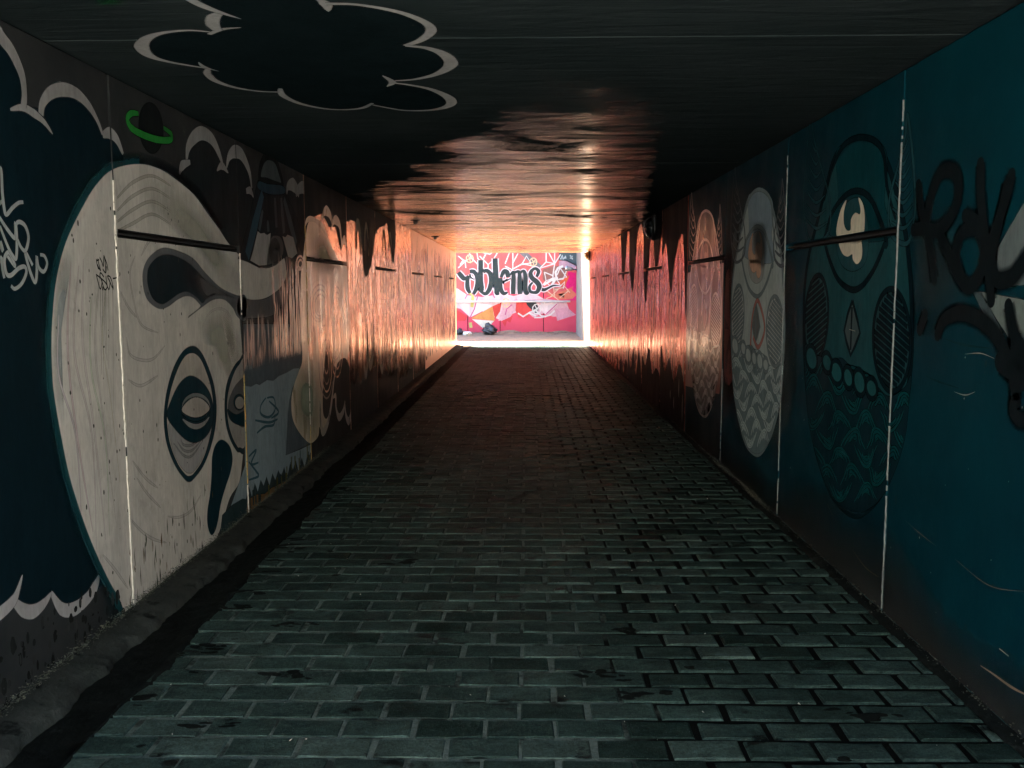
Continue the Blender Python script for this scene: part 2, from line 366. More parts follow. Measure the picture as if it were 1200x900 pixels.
def ellipse(cx, cy_, rx, ry, n=20, rot=0.0):
    return [(cx+rx*math.cos(t)*math.cos(rot)-ry*math.sin(t)*math.sin(rot), cy_+rx*math.cos(t)*math.sin(rot)+ry*math.sin(t)*math.cos(rot)) for t in [2*math.pi*k/n for k in range(n)]]
def inside(pt, poly):
    x, y = pt; c = False; j = len(poly)-1
    for i in range(len(poly)):
        if (poly[i][1] > y) != (poly[j][1] > y) and x < (poly[j][0]-poly[i][0])*(y-poly[i][1])/(poly[j][1]-poly[i][1])+poly[i][0]: c = not c
        j = i
    return c

# ================================================================ SETTING
g = bmesh.new()
vs4 = [g.verts.new(p) for p in ((-900, -900, -.12), (900, -900, -.12), (900, 900, -.12), (-900, 900, -.12))]; g.faces.new(vs4)
obj('ground', g, 'earth')['kind'] = 'structure'
o = boxobj('approach_path', (-5.5, 5.5, -6, Y_IN-.01, -.1, -.01), 'bounce_wall'); o['kind'] = 'structure'
o = boxobj('bounce_wall', (-5.5, 5.5, -6.4, -6.0, -.1, 4.5), 'bounce_wall'); o['kind'] = 'structure'  # unseen wall added behind the camera to bounce sun into the tunnel
o = boxobj('threshold_slab', (-7, 2.0, Y_OUT+.02, Y_OUT+1.75, -.1, .004), 'threshold', None, .01); o['kind'] = 'structure'
bm = bmesh.new(); nx, ny = 60, 30; gridv = []
for j in range(ny+1):
    row = []
    for i in range(nx+1):
        x = -7 + 9.2*i/nx; y = Y_OUT+1.76 + (Y_END-Y_OUT-1.76)*j/ny
        z = .002 + .015*random.random()*(j > 0)
        if j > ny-5: z += (j-ny+5)**2*.0032*(.5+.9*abs(math.sin(x*2.1)+.5*math.sin(x*5.3+1)))
        row.append(bm.verts.new((x, y, z)))
    gridv.append(row)
for j in range(ny):
    for i in range(nx): bm.faces.new((gridv[j][i], gridv[j][i+1], gridv[j+1][i+1], gridv[j+1][i]))
o = obj('yard', bm, 'dirt', None, True); o['kind'] = 'structure'

# ---- brick pavement
pav = bmesh.new(); X0, X1 = -1.72, XR+.02; nx, ny = 34, 260; gv = []
for j in range(ny+1):
    row = []
    for i in range(nx+1):
        x = X0+(X1-X0)*i/nx; y = Y_IN+(Y_OUT-Y_IN)*j/ny
        damp = min(1, max(0, (x-.1+.35*math.sin(y*1.7)+.2*math.sin(y*4.1+2))/.5))
        z = -.0024 - .0045*damp + random.uniform(-.0004, .0004)
        if x < -1.52: z = -.055
        row.append(pav.verts.new((x, y, z)))
    gv.append(row)
for j in range(ny):
    for i in range(nx): pav.faces.new((gv[j][i], gv[j][i+1], gv[j+1][i+1], gv[j+1][i]))
pavement = obj('pavement', pav, 'joint', None, True); pavement['kind'] = 'structure'
PXB, PYB = .2445, .133
def brick_mesh(bm, cx, cy_, L, B, top, tone=None, lay=None, tilt=(0, 0), rnd=random, worn=False):
    b0, c, jt = (.0050, .009, .004) if worn else (.0045, .007, .003)
    def ring(ins, z, jit):
        P = []
        for sx, sy in ((-1, -1), (0, -1), (1, -1), (1, 1), (0, 1), (-1, 1)):
            x = sx*(L/2-ins)+rnd.uniform(-jit, jit); y = sy*(B/2-ins)+rnd.uniform(-jit, jit)
            P.append(bm.verts.new((cx+x, cy_+y, z+x*tilt[0]+y*tilt[1]+rnd.uniform(-jit, jit)*.25)))
        return P
    lo, mid, hi = ring(0, top-.03, 0), ring(.0005, top-b0, jt*.7), ring(c, top, jt)
    fs = []
    for A, Bq in ((lo, mid), (mid, hi)):
        for k in range(6): fs.append(bm.faces.new((A[k], A[(k+1) % 6], Bq[(k+1) % 6], Bq[k])))
    fs.append(bm.faces.new(hi))
    if lay is not None:
        for f in fs:
            for v in f.verts: v[lay] = tone
variants = []
for k in range(12):
    b = bmesh.new(); brick_mesh(b, 0, 0, PXB-.012, PYB-.011, 0)
    me = bpy.data.meshes.new('brick'); b.to_mesh(me); b.free(); me.materials.append(M['brick'])
    for p in me.polygons: p.use_smooth = False
    variants.append(me)
worn_variants = []
for k in range(12):
    b = bmesh.new(); brick_mesh(b, 0, 0, PXB-.022, PYB-.019, 0, worn=True)
    me = bpy.data.meshes.new('brick'); b.to_mesh(me); b.free(); me.materials.append(M['brick']); worn_variants.append(me)
def is_worn(x, y): return x > .42-.35*math.sin(y*1.7)-.2*math.sin(y*4.1+2)+random.uniform(-.15, .15)
spots = []
nrow = int((Y_OUT-Y_IN)/PYB)
for r in range(nrow):
    y = Y_IN + PYB*(r+.5); xs = -1.49 + (PXB/2 if r % 2 else 0)
    if r % 2: spots.append((-1.49+PXB/4, y, PXB/2-.017))
    x = xs+PXB/2
    while x+PXB/2 <= XR-.035: spots.append((x, y, PXB-.017)); x += PXB
    rest = XR-.035-(x-PXB/2)
    if rest > .05: spots.append((x-PXB/2+rest/2, y, rest-.015))
near = sorted([s for s in spots if s[1] > 2.5 and s[2] > PXB*.8 and abs(s[0]) < .62*s[1]], key=lambda s: s[1])[:300]
ns = set(near)
far_bm = bmesh.new(); lay = far_bm.verts.layers.float.new('tone')
for s in spots:
    x, y, L = s; jx, jy, top = random.uniform(-.005, .005), random.uniform(-.0035, .0035), random.uniform(-.0010, .0034)
    tl = (random.uniform(-.005, .005), random.uniform(-.009, .009))
    if s in ns:
        o = bpy.data.objects.new('brick', random.choice(worn_variants if is_worn(x, y) else variants)); COL.objects.link(o); o.parent = pavement
        o.location = (x+jx, y+jy, top); o.rotation_euler = (tl[1], -tl[0], random.uniform(-.020, .020)+(math.pi if random.random() < .5 else 0))
    elif is_worn(x, y): brick_mesh(far_bm, x+jx, y+jy, L-.005, PYB-.019, top, random.random(), lay, tl, worn=True)
    else: brick_mesh(far_bm, x+jx, y+jy, L+.005, PYB-.011, top, random.random(), lay, tl)
o = obj('brick_rows', far_bm, 'brick_far', pavement); o['kind'] = 'stuff'

# ---- gutter along the left wall: ledge and silted channel
led = bmesh.new(); prev = None; n = 1100
for i in range(n+1):
    y = Y_IN+(Y_OUT-Y_IN)*i/n
    e = -1.70 + .018*math.sin(y*2.3)*math.sin(y*.9+1) + .008*math.sin(y*11.3+2*math.sin(y*3.7)) + .006*math.sin(y*27+3*math.sin(y*5.1)) + random.uniform(-.004, .004)
    row = [led.verts.new(p) for p in ((XL-.02, y, .035+random.uniform(-.0008, .0008)), (XL+.07, y, .026+random.uniform(-.001, .001)), (e, y, .008+random.uniform(-.0015, .001)), (e+.02, y, -.05))]
    if prev:
        for a in range(3): led.faces.new((prev[a], prev[a+1], row[a+1], row[a]))
    prev = row
o = obj('gutter_ledge', led, 'ledge', None, True); o['kind'] = 'structure'
ch = bmesh.new(); prev = None; n = 1100
for i in range(n+1):
    y = Y_IN+(Y_OUT-Y_IN)*i/n
    spill = max(0, math.sin(y*1.9+.4)*math.sin(y*.63)+.25*math.sin(y*6.1))
    e = -1.485 + .055*spill*(1 if y < 7 else .4) + .006*math.sin(y*13.1+2*math.sin(y*4.3)) + .004*math.sin(y*31+2*math.sin(y*7.7)) + random.uniform(-.003, .003)
    row = [ch.verts.new(p) for p in ((-1.76, y, -.03), (-1.60, y, -.022+random.uniform(-.004, .004)), (-1.53, y, -.006), (-1.49, y, .0035), (e, y, .0042), (e+.006, y, -.004))]
    if prev:
        for a in range(5): ch.faces.new((prev[a], prev[a+1], row[a+1], row[a]))
    prev = row
o = obj('drain_channel', ch, 'muck', None, True); o['kind'] = 'structure'
ks = bmesh.new(); prev = None                                   # silt in the gap along the right wall
for i in range(401):
    y = Y_IN+(Y_OUT-Y_IN)*i/400; e = XR-.045-.03*max(0, math.sin(y*2.2)*math.sin(y*.8+2))+random.uniform(-.008, .008)
    row = [ks.verts.new(p) for p in ((e-.01, y, -.012), (e, y, .003), (XR+.01, y, .014+random.uniform(-.004, .006)))]
    if prev:
        for a in range(2): ks.faces.new((prev[a], prev[a+1], row[a+1], row[a]))
    prev = row
o = obj('gutter_silt', ks, 'muck', None, True); o['kind'] = 'structure'

def puddle(bm, x, y, r, rn):                                      # flat blot of silt with a ragged rim
    lift = rn.uniform(0, .0012); c = bm.verts.new((x, y, .0048+lift)); ph = [rn.uniform(0, 6) for _ in range(4)]; ring = []
    for k in range(22):
        a = 2*math.pi*k/22; f = r*(1+.28*math.sin(2*a+ph[0])+.12*math.sin(3*a+ph[1])+.05*math.sin(7*a+ph[2]))
        ring.append(bm.verts.new((x+1.5*f*math.cos(a), y+.75*f*math.sin(a), .0040+lift)))
    for k in range(22): bm.faces.new((c, ring[k], ring[(k+1) % 22]))
pb = bmesh.new(); rn = random.Random(31)
for a_, b_ in ((330, 640), (252, 760), (290, 712), (345, 733), (340, 790), (465, 660), (735, 740), (705, 790), (755, 815), (860, 640), (1010, 840), (830, 590), (815, 545), (250, 850)):
    x_, y_ = on_floor(a_, b_)
    for _ in range(9): puddle(pb, x_+rn.gauss(0, .05), y_+rn.gauss(0, .022), rn.uniform(.006, .026), rn)
for _ in range(60): puddle(pb, -1.46+abs(rn.gauss(0, .10)), rn.uniform(2.3, 9), rn.uniform(.006, .03), rn)
for _ in range(16): puddle(pb, rn.uniform(-1.3, 1.5), rn.uniform(2.5, 10), rn.uniform(.006, .022), rn)
o = obj('silt_blots', pb, 'muck', None); o['kind'] = 'stuff'; tag(o, 'black silt blots and damp patches on the brick floor', 'silt')

# ---- ceiling slabs
ceil = boxobj('ceiling', (XL-.6, XR+.6, Y_IN, Y_OUT+.7, ZC+.05, ZC+.55), 'concrete'); ceil['kind'] = 'structure'  # roof carried past the far mouth to block sun from the tunnel floor
ys = [Y_IN]+[C0+DC*k for k in range(-0, 6)]+[Y_OUT+.7]
for a, b in zip(ys, ys[1:]):
    ga, gb = (0.001 if a == Y_IN else .006), (0.0 if b > Y_OUT else .006)
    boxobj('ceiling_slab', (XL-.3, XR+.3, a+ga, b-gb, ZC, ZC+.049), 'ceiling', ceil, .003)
# ---- the two walls of the underpass
def tunnel_wall(side, label):
    X = XL if side < 0 else XR; out = -1 if side < 0 else 1
    t = thing('underpass_wall', label, 'wall', (X, Y_IN, 0))
    bpy.context.view_layer.update()
    def part(name, x0, x1, y0, y1, z0, z1, mat, bev=0.0, parent=t):
        o = boxobj(name, (min(x0, x1)-X, max(x0, x1)-X, y0-Y_IN, y1-Y_IN, z0, z1), mat, parent, bev); return o
    part('wall_core', X+out*.062, X+out*.55, Y_IN, Y_OUT, -.1, ZC+.048, 'dark_void')
    edges = [Y_IN+.001]+[j for j in joints if j > Y_IN+.05]+[Y_OUT]
    for a, b in zip(edges, edges[1:]):
        sp = any(abs(a-s[0]) < .01 or abs(b-s[1]) < .01 for s in split_spans)
        if side < 0: mat = 'panel_left' if a < 7.4 else ('panel_tan' if a < 14.5 else 'panel_glow')
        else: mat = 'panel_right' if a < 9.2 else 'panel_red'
        a2, b2 = a+GAP, b-(GAP if b < Y_OUT else 0)
        dx = out*random.uniform(0, .002)
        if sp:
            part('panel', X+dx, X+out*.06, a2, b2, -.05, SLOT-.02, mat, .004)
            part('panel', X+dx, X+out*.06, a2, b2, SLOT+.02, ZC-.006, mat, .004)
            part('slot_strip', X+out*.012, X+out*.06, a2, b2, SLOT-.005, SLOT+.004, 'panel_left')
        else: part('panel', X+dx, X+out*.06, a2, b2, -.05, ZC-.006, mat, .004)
    return t
WL = tunnel_wall(-1, 'left underpass wall of tall panels with a pale skull-like face mural')
WR = tunnel_wall(1, 'right underpass wall of dark teal panels with three bearded totem heads')
class Under:       # painted parts are made in world coordinates: hang them under the wall without moving them
    pass
def hang(o, root):
    o.parent = root; o.matrix_parent_inverse = root.matrix_world.inverted(); return o
bpy.context.view_layer.update()
def caulk(root, X, out, j, segs, w0=.022):
    """joint filler in broken lengths: segs = (z0, z1, material)"""
    for z0, z1, mat in segs:
        bm = bmesh.new(); z = z0; prev = None; alive = True
        while z < z1:
            ww = w0*random.uniform(.65, 1.15); oy = random.uniform(-.003, .003); dd = .0055+random.uniform(0, .0015)
            row = [bm.verts.new(p) for p in ((X, j+oy-ww/2, z), (X-out*dd, j+oy-ww/2+.002, z), (X-out*dd, j+oy+ww/2-.002, z), (X, j+oy+ww/2, z))]
            if prev and alive:
                for a in range(3): bm.faces.new((prev[a], prev[a+1], row[a+1], row[a]))
            alive = random.random() > .045; prev = row; z += random.uniform(.012, .03)
        hang(obj('joint_filler', bm, mat), root)
caulk(WL, XL, -1, J0, [(.03, 1.86, 'caulk'), (1.87, 2.02, 'caulk')])
caulk(WL, XL, -1, J0+DJ, [(.03, .22, 'caulk'), (.23, .98, 'caulk_ochre'), (1.35, 1.75, 'caulk')], .018)
caulk(WL, XL, -1, J0+2*DJ, [(.05, .35, 'caulk_ochre'), (.36, 1.0, 'caulk'), (1.05, 2.05, 'caulk_ochre')], .016)
caulk(WR, XR, 1, J0, [(.03, 2.36, 'caulk_grey')], .009)
caulk(WR, XR, 1, J0+DJ, [(.03, 2.36, 'caulk_grey')], .009)
caulk(WR, XR, 1, J0+2*DJ, [(.03, .85, 'caulk_grey')], .010)

# ---- outside the far mouth
rw = thing('yard_side_wall', 'narrow sunlit-white and shaded-grey wall strip just beyond the right side of the exit', 'wall', (XR, Y_OUT+.02, 0))
bpy.context.view_layer.update()
hang(boxobj('sunlit_section', (XR+.004, XR+.3, Y_OUT+.02, Y_OUT+2.2, -.05, ZC-.004), 'sunlit_wall'), rw)  # white puts the sunlit part of one wall into its colour, grey the shade
hang(boxobj('shaded_section', (XR-.02, XR+.3, Y_OUT+2.205, Y_END-.005, -.05, 4.2), 'concrete'), rw)
WE = thing('pink_end_wall', 'bright pink mural wall closing the view beyond the exit, lettered oblems', 'wall', (-2.5, Y_END, 0))
bpy.context.view_layer.update()
hang(boxobj('wall_core', (-7.2, XR+.3, Y_END+.06, Y_END+.4, -.1, 7.2), 'dark_void'), WE)
ej = [-7.2]+[on_end(p, 340)[0] for p in (510, 548, 586, 637)]+[XR+.3]
for a, b in zip(ej, ej[1:]): hang(boxobj('panel', (a+.012, b-.012, Y_END, Y_END+.06, -.1, 7.2), 'pink_wall', None, .004), WE)

# ================================================================ LEFT WALL MURAL
def Z(x0, y0, s): return (x0, y0, s)
z1, z2, z3, z4, z5, z6 = Z(0, 0, 3), Z(0, 250, 4), Z(0, 450, 3.75), Z(0, 640, 3.3333), Z(240, 180, 4), Z(240, 380, 4)
NAVY, CHAR, PALE, GREY = (.004, .014, .020), (.030, .033, .035), (.52, .50, .46), (.20, .20, .20)
DK, TEALH, LINE = (.008, .020, .026), (.010, .055, .065), (.26, .26, .26)
def Lp(pts, z=None): return px(PL, pts, z)

# dark cloud bank on the near panels, cloud over the face and beside it
p = Paint(PL)
top = [(-90, 100), (-40, 60), (0, 42), (12, 58), (24, 82), (28, 124), (45, 128), (50, 122), (58, 108), (75, 104), (92, 112), (108, 132), (120, 158), (128, 156), (137, 164), (143, 180)]
bot = [(150, 230), (150, 560), (128, 678), (118, 685), (105, 702), (88, 714), (72, 714), (60, 695), (40, 715), (27, 715), (15, 705), (0, 720), (-25, 735), (-60, 715), (-90, 700)]
p.fill(Lp(top+bot), NAVY, False)
p.fill(Lp([(210, 203), (216, 192), (218, 175), (226, 162), (237, 156), (248, 163), (256, 178), (262, 196), (268, 184), (275, 178), (284, 182), (292, 200), (296, 225), (293, 300), (262, 280), (240, 245)]), (.014, .020, .023))
p.fill(Lp([(336, 226), (338, 218), (344, 217), (349, 226), (354, 220), (358, 222), (363, 235), (365, 262), (357, 300), (340, 260)]), (.016, .021, .024))
cloud = hang(p.make('painted_cloud', None), WL)
p = Paint(PL)
for pts, wd in (([(-30, 60), (0, 125), (40, 180), (75, 260), (85, 330), (82, 372)], [.05, .05, .045, .03, .03]), ([(35, 385), (80, 378), (120, 400), (155, 430), (185, 472)], [.004, .022, .028, .018, .002]),
                ([(143, 402), (150, 360), (180, 325), (225, 315), (270, 330), (310, 370), (340, 420), (360, 472)], [.03, .035, .045, .05, .045, .035, .02, .012]),
                ([(360, 475), (385, 468), (410, 490), (432, 542)], [.02, .05, .04, .012]), ([(630, 612), (640, 582), (668, 570)], [.01, .05, .02]),
                ([(655, 572), (660, 520), (680, 485), (710, 468), (745, 490), (770, 540), (785, 590)], [.015, .05, .07, .075, .07, .05, .01]), ([(762, 600), (780, 582), (802, 608)], [.004, .05, .004]),
                ([(795, 592), (805, 550), (825, 533), (850, 545), (875, 600), (885, 662)], [.01, .05, .08, .08, .05, .02]), ([(865, 672), (880, 670), (891, 694)], [.03, .05, .004]),
                ([(1008, 682), (1012, 655), (1030, 650), (1045, 670), (1050, 692)], [.01, .06, .11, .09, .02]), ([(1040, 688), (1050, 665), (1070, 660), (1085, 690), (1093, 747)], [.02, .08, .11, .07, .02])):
    p.line(Lp(pts, z1), wd, LINE)
for pts, wd in (([(-60, 300), (0, 262), (50, 215), (70, 170), (87, 112)], [.03, .045, .04, .02, .002]), ([(50, 212), (90, 250), (130, 255), (170, 225), (202, 180)], [.02, .045, .05, .035, .004]),
                ([(198, 180), (240, 245), (290, 245), (340, 205), (370, 160), (387, 115)], [.01, .045, .055, .05, .05, .012])):
    p.line(Lp(pts, z4), wd, (.34, .33, .33))
hang(p.make('cloud_outline', None), cloud)

# planet with a green ring
p = Paint(PL); p.fill(Lp(ellipse(530, 450, 42, 88, 20, -.08), z1), (.009, .012, .013)); planet = hang(p.make('painted_planet', None), WL)
p = Paint(PL); p.line(Lp([(486, 400), (462, 398), (447, 418), (462, 450), (500, 473), (550, 490), (596, 492), (602, 472), (574, 449)], z1), [.018, .028, .032, .032, .032, .032, .028, .018], (.02, .20, .035)); hang(p.make('planet_ring', None), planet)

# sprayed teal rim and the pale face
face_px = [(163, 193), (133, 199), (113, 217), (97, 243), (82, 273), (73, 298), (65.5, 332), (62, 367), (60.5, 400), (61.5, 440), (64, 465), (70, 501), (80, 551), (91, 589), (107, 634), (125, 674), (138, 697), (156, 722),
           (200, 686), (249, 640), (252, 634), (260, 613), (269, 583), (280, 565), (283.5, 541), (285, 527), (287, 520), (286, 470), (284, 420), (281, 380), (279, 352), (281, 349),
           (295, 351), (310, 349), (325, 340), (334, 327), (335, 315), (332, 302), (325, 310), (312, 315), (297, 310), (281, 300), (267, 285), (257, 270), (243, 251), (227, 229), (207, 212), (187, 199)]
fq = Lp(face_px)
rim_in = fq[:19]
rim_out = Lp([(163, 176), (125, 182), (100, 203), (83, 232), (68, 265), (59, 293), (51, 330), (47, 366), (46, 400), (47, 440), (50, 467), (56, 505), (66, 556), (77, 595), (93, 640), (110, 680), (122, 705), (130, 740), (150, 740)])
p = Paint(PL); m = len(rim_in); p.soft = True
p._add(rim_in+rim_out, [(i, i+1, m+i+1, m+i) for i in range(m-1)], TEALH, [1.0]*m+[.0]*m)
mid = [((a[0]*.45+b[0]*.55), (a[1]*.45+b[1]*.55)) for a, b in zip(rim_in, rim_out)]
p._add(rim_in+mid, [(i, i+1, m+i+1, m+i) for i in range(m-1)], TEALH, [1.0]*m+[.85]*m, .0001)
rim = p
up_in = Lp([(163, 193), (187, 199), (207, 212), (227, 229), (243, 251), (257, 270)]); up_out = Lp([(163, 178), (192, 187), (214, 202), (234, 221), (248, 244), (262, 267)])
p._add(up_in+up_out, [(i, i+1, 7+i, 6+i) for i in range(5)], (.014, .022, .028), [1.0]*6+[.2]*6, .0002)
p = Paint(PL); p.fill(fq, PALE, True, n=4); face = hang(p.make('painted_face', None, 'pale grey painted face with hollow eyes'), WL)
hang(rim.make('teal_rim', None), face)
# soft tints and brush lines on the face
p = Paint(PL)
p.blob(Lp([(190, 205), (230, 240), (262, 290), (285, 330), (270, 345), (235, 300), (190, 260), (165, 225)]), (.44, .44, .37), .35, .55)
p.blob(Lp([(232, 372), (262, 356), (280, 400), (276, 450), (260, 440), (250, 410), (236, 400)]), (.43, .44, .37), .4, .5)
p.blob(Lp([(258, 355), (272, 372), (281, 420), (275, 435), (265, 400)]), (.56, .46, .38), .3, .4)
p.blob(Lp([(64, 330), (75, 290), (84, 300), (74, 360), (70, 440), (75, 500), (66, 480), (62, 400)]), (.33, .37, .38), .4, .6)
hang(p.make('face_tint', None), face)
p = Paint(PL, .004)
SH = (.385, .37, .345)
rl = random.Random(21)
for k in range(7):
    dx = 8.5*k+rl.uniform(-3, 3); y0_, y1_ = rl.uniform(300, 400), rl.uniform(520, 650)
    p.line(Lp([(76+dx-(y-330)*(-.02 if y < 450 else -.07)+rl.uniform(-3, 3)-(6 if 360 < y < 500 else 0), y) for y in (y0_, y0_+(y1_-y0_)*.3, y0_+(y1_-y0_)*.6, y1_)]), [.002, rl.uniform(.005, .012), rl.uniform(.003, .01), .002], tuple(c*rl.uniform(1.05, 1.35) for c in SH))
for k in range(4): p.line(Lp([(137, 232+16*k-k*k), (155, 214+16*k), (178, 206+15*k), (200, 218+15*k)]), [.004, .012, .010, .003], (.36, .35, .31))
for pts in ([(148, 395), (152, 415), (166, 422), (180, 420), (193, 405)], [(150, 445), (165, 452), (185, 440)], [(155, 540), (170, 560), (185, 572)], [(150, 605), (165, 622), (180, 632), (195, 636)],
            [(196, 605), (210, 606), (224, 598), (235, 580)], [(158, 300), (152, 320), (156, 350), (165, 380), (185, 390)], [(160, 560), (172, 578), (188, 595)], [(140, 340), (150, 360), (160, 372)], [(120, 650), (135, 668), (150, 690)],
            [(236, 385), (246, 366), (260, 362), (270, 372), (274, 395)], [(165, 300), (178, 280), (200, 285)]):
    p.line(Lp(pts), [.002, .009, .010, .002], tuple(c*1.12 for c in SH))
hang(p.make('brush_line', None), face)
# swirl hollow with grey edge
p = Paint(PL)
p.fill(Lp([(668, 300), (680, 240), (712, 195), (765, 165), (835, 180), (905, 215), (965, 285), (1035, 352), (1110, 387), (1150, 392), (1150, 500), (1112, 482), (1090, 440), (1050, 402), (1000, 402), (952, 432), (880, 487), (938, 440), (925, 412), (900, 390), (868, 385), (830, 402), (790, 432), (750, 445), (708, 422), (680, 380)], z2), (.105, .115, .125))
p.fill(Lp([(280, 349), (295, 352), (312, 350), (326, 341), (331, 345), (322, 368), (283, 371)]), (.095, .10, .105))
p.fill(Lp([(690, 300), (700, 250), (740, 208), (790, 197), (840, 212), (890, 242), (940, 292), (985, 345), (1010, 372), (970, 392), (948, 418), (922, 392), (880, 365), (840, 372), (800, 400), (760, 422), (720, 402), (697, 352)], z2), DK, d=.0001)
hang(p.make('swirl_hollow', None), face)
p = Paint(PL); p.blob(Lp([(880, 245), (960, 300), (1060, 370), (1110, 400), (1060, 395), (1000, 390), (950, 410), (900, 350)], z2), (.10, .10, .105), .5, .8); hang(p.make('hollow_shading', None), face)
# the whole eye
DE = (.005, .026, .036)
def ezz(cx, cy_, rx, ry, z): return Lp(ellipse(cx, cy_, rx, ry, 28), z)
p = Paint(PL)
p.fill(Lp([(905, 624), (860, 645), (815, 720), (782, 830), (768, 940), (772, 1030), (790, 1110), (825, 1190), (865, 1245), (885, 1257), (905, 1245), (950, 1185), (985, 1100), (1008, 1000), (1013, 900), (1000, 800), (970, 710), (940, 650)], z2), DE)
p.fill(Lp([(900, 658), (865, 675), (830, 740), (798, 840), (783, 940), (788, 1030), (805, 1105), (838, 1180), (870, 1222), (888, 1228), (908, 1215), (945, 1160), (972, 1085), (992, 990), (997, 900), (985, 810), (955, 720), (930, 675)], z2), (.42, .39, .35), d=.0001)
p.fill(Lp([(793, 985), (880, 1040), (985, 990), (970, 1085), (940, 1160), (905, 1208), (885, 1215), (865, 1205), (838, 1170), (808, 1100)], z2), (.30, .30, .30), d=.0002)
for k in range(3): p.line(Lp([(815+k*16, 1080-k*10), (860, 1135-k*25), (900, 1135-k*25), (950, 1065-k*10)], z2), [.002, .007, .007, .002], (.20, .20, .205), d=.0003)
p.fill(Lp([(782, 950), (800, 880), (840, 800), (890, 763), (945, 790), (985, 850), (1000, 930), (990, 1000), (960, 1050), (915, 1073), (870, 1060), (820, 1010)], z2), DE, d=.0004)
eye = hang(p.make('eye', None), face)
p = Paint(PL)
p.fill(ezz(918, 910, 66, 66, z2), (.16, .17, .17)); p.fill(ezz(918, 925, 66, 62, z2), DE, d=.0001)
p.fill(Lp([(852, 920), (885, 878), (920, 865), (955, 880), (980, 915), (950, 945), (915, 955), (880, 945)], z2), (.36, .33, .30), d=.0002)
p.line(Lp([(855, 965), (885, 990), (920, 1000), (955, 985), (980, 955)], z2), [.004, .022, .026, .02, .004], (.22, .22, .22), d=.0002)
p.line(Lp([(850, 935), (885, 960), (920, 967), (955, 955), (985, 925)], z2), [.006, .014, .016, .014, .006], DE, d=.0003)
hang(p.make('eyelid', None), eye) if False else hang(p.make('eyelid', None), face)
# the eye cut by the joint
p = Paint(PL)
p.fill(Lp([(1150, 684), (1120, 690), (1090, 730), (1062, 800), (1052, 890), (1057, 980), (1075, 1050), (1100, 1100), (1120, 1118), (1150, 1085)], z2), DE)
p.fill(Lp([(1150, 702), (1120, 712), (1095, 755), (1072, 830), (1064, 900), (1070, 980), (1088, 1045), (1108, 1085), (1122, 1095), (1150, 1060)], z2), (.30, .29, .275), d=.0001)
p.fill(Lp([(1150, 785), (1110, 800), (1078, 860), (1068, 920), (1085, 960), (1110, 985), (1150, 985)], z2), (.09, .095, .10), d=.0002)
p.fill(Lp([(1065, 920), (1085, 935), (1110, 945), (1150, 930), (1150, 990), (1110, 988), (1078, 965)], z2), DE, d=.0003)
p.fill(Lp(ellipse(1120, 885, 26, 36, 18), z2), DE, d=.0003); p.fill(Lp(ellipse(1122, 888, 20, 27, 18), z2), (.26, .26, .25), d=.0004)
hang(p.make('eye', None), face)
p = Paint(PL)
p.fill(Lp([(975, 247), (1008, 275), (1020, 330), (1010, 390), (990, 450), (970, 520), (956, 600), (942, 648), (926, 660), (912, 620), (911, 560), (923, 480), (929, 400), (932, 320), (947, 268)], z3), DE)
hang(p.make('nostril', None), face)
# specks and drip runs near the foot of the face
p = Paint(PL, 0); rr = random.Random(3)
for k in range(150):
    a, b = rr.uniform(64, 280), rr.uniform(230, 690)
    if not inside((a, b), face_px[:31]): continue
    s = rr.uniform(.002, .007); c = Lp([(a, b)])[0]; p.fill(ellipse(c[0], c[1], s, s*rr.uniform(.8, 2.2), 7), (.05, .05, .045), False)
for k in range(46):
    a = rr.uniform(150, 252); b = 716-(a-158)*.83-rr.uniform(4, 75)**1.0
    if not inside((a, b), face_px[:31]): continue
    c = Lp([(a, b)])[0]; l = rr.uniform(.02, .11); p.line([(c[0], c[1]+l/2), (c[0]+rr.uniform(-.008, .008), c[1]), (c[0], c[1]-l/2)], [.001, rr.uniform(.006, .018), .002], rr.choice([(.05, .06, .04), (.10, .06, .03), (.06, .08, .05), (.04, .04, .035)]))
hang(p.make('drip_mark', None), face)
p = Paint(PL, 0); rs = random.Random(17)                # grey mottling on the bare foot of the wall
for k in range(420):
    u, v = rs.uniform(1.6, 4.02), abs(rs.gauss(0, .22))+.03
    if v > .26 or inside((u, v), fq): continue
    s = rs.uniform(.004, .016); p.fill(ellipse(u, v, s*rs.uniform(.6, 1.4), s*rs.uniform(.6, 2.4), 7), rs.choice([(.012, .013, .013), (.045, .047, .046), (.020, .022, .022), (.034, .036, .036)]), False, d=.0003*rs.random())
hang(p.make('wall_stain', None), WL)
# small black marker tag on the face and the pale tag at its left
zt = Z(100, 290, 15); p = Paint(PL, 0); BL = (.018, .020, .020)
for pts in ([(185, 200), (200, 300), (225, 385)], [(210, 195), (230, 290), (262, 410)], [(185, 235), (235, 215)], [(245, 175), (285, 260), (310, 330), (320, 140), (345, 290), (352, 445)], [(318, 150), (365, 270), (392, 405)], [(300, 380), (350, 445), (362, 330)], [(205, 300), (240, 380), (265, 400)],
            [(180, 475), (240, 520), (330, 600), (380, 680), (345, 745), (310, 690), (285, 590), (250, 500), (262, 445), (320, 520)], [(190, 500), (225, 640), (258, 730), (285, 620), (270, 560)], [(355, 500), (370, 640), (408, 740), (425, 620), (395, 540), (385, 500), (430, 520), (465, 620), (470, 710), (440, 640), (410, 560)], [(475, 545), (530, 535), (600, 495)], [(262, 50), (262, 70)]):
    p.line(Lp(pts, zt), .007, BL, True, n=4)
for a in (255, 290, 320, 345, 400, 470): p.line(Lp([(a, 730), (a+6, 900), (a+10, 1300), (a+rr.uniform(5, 30), rr.uniform(1500, 3200))], zt), [.004, .003, .002], (.14, .14, .13), True, n=3)
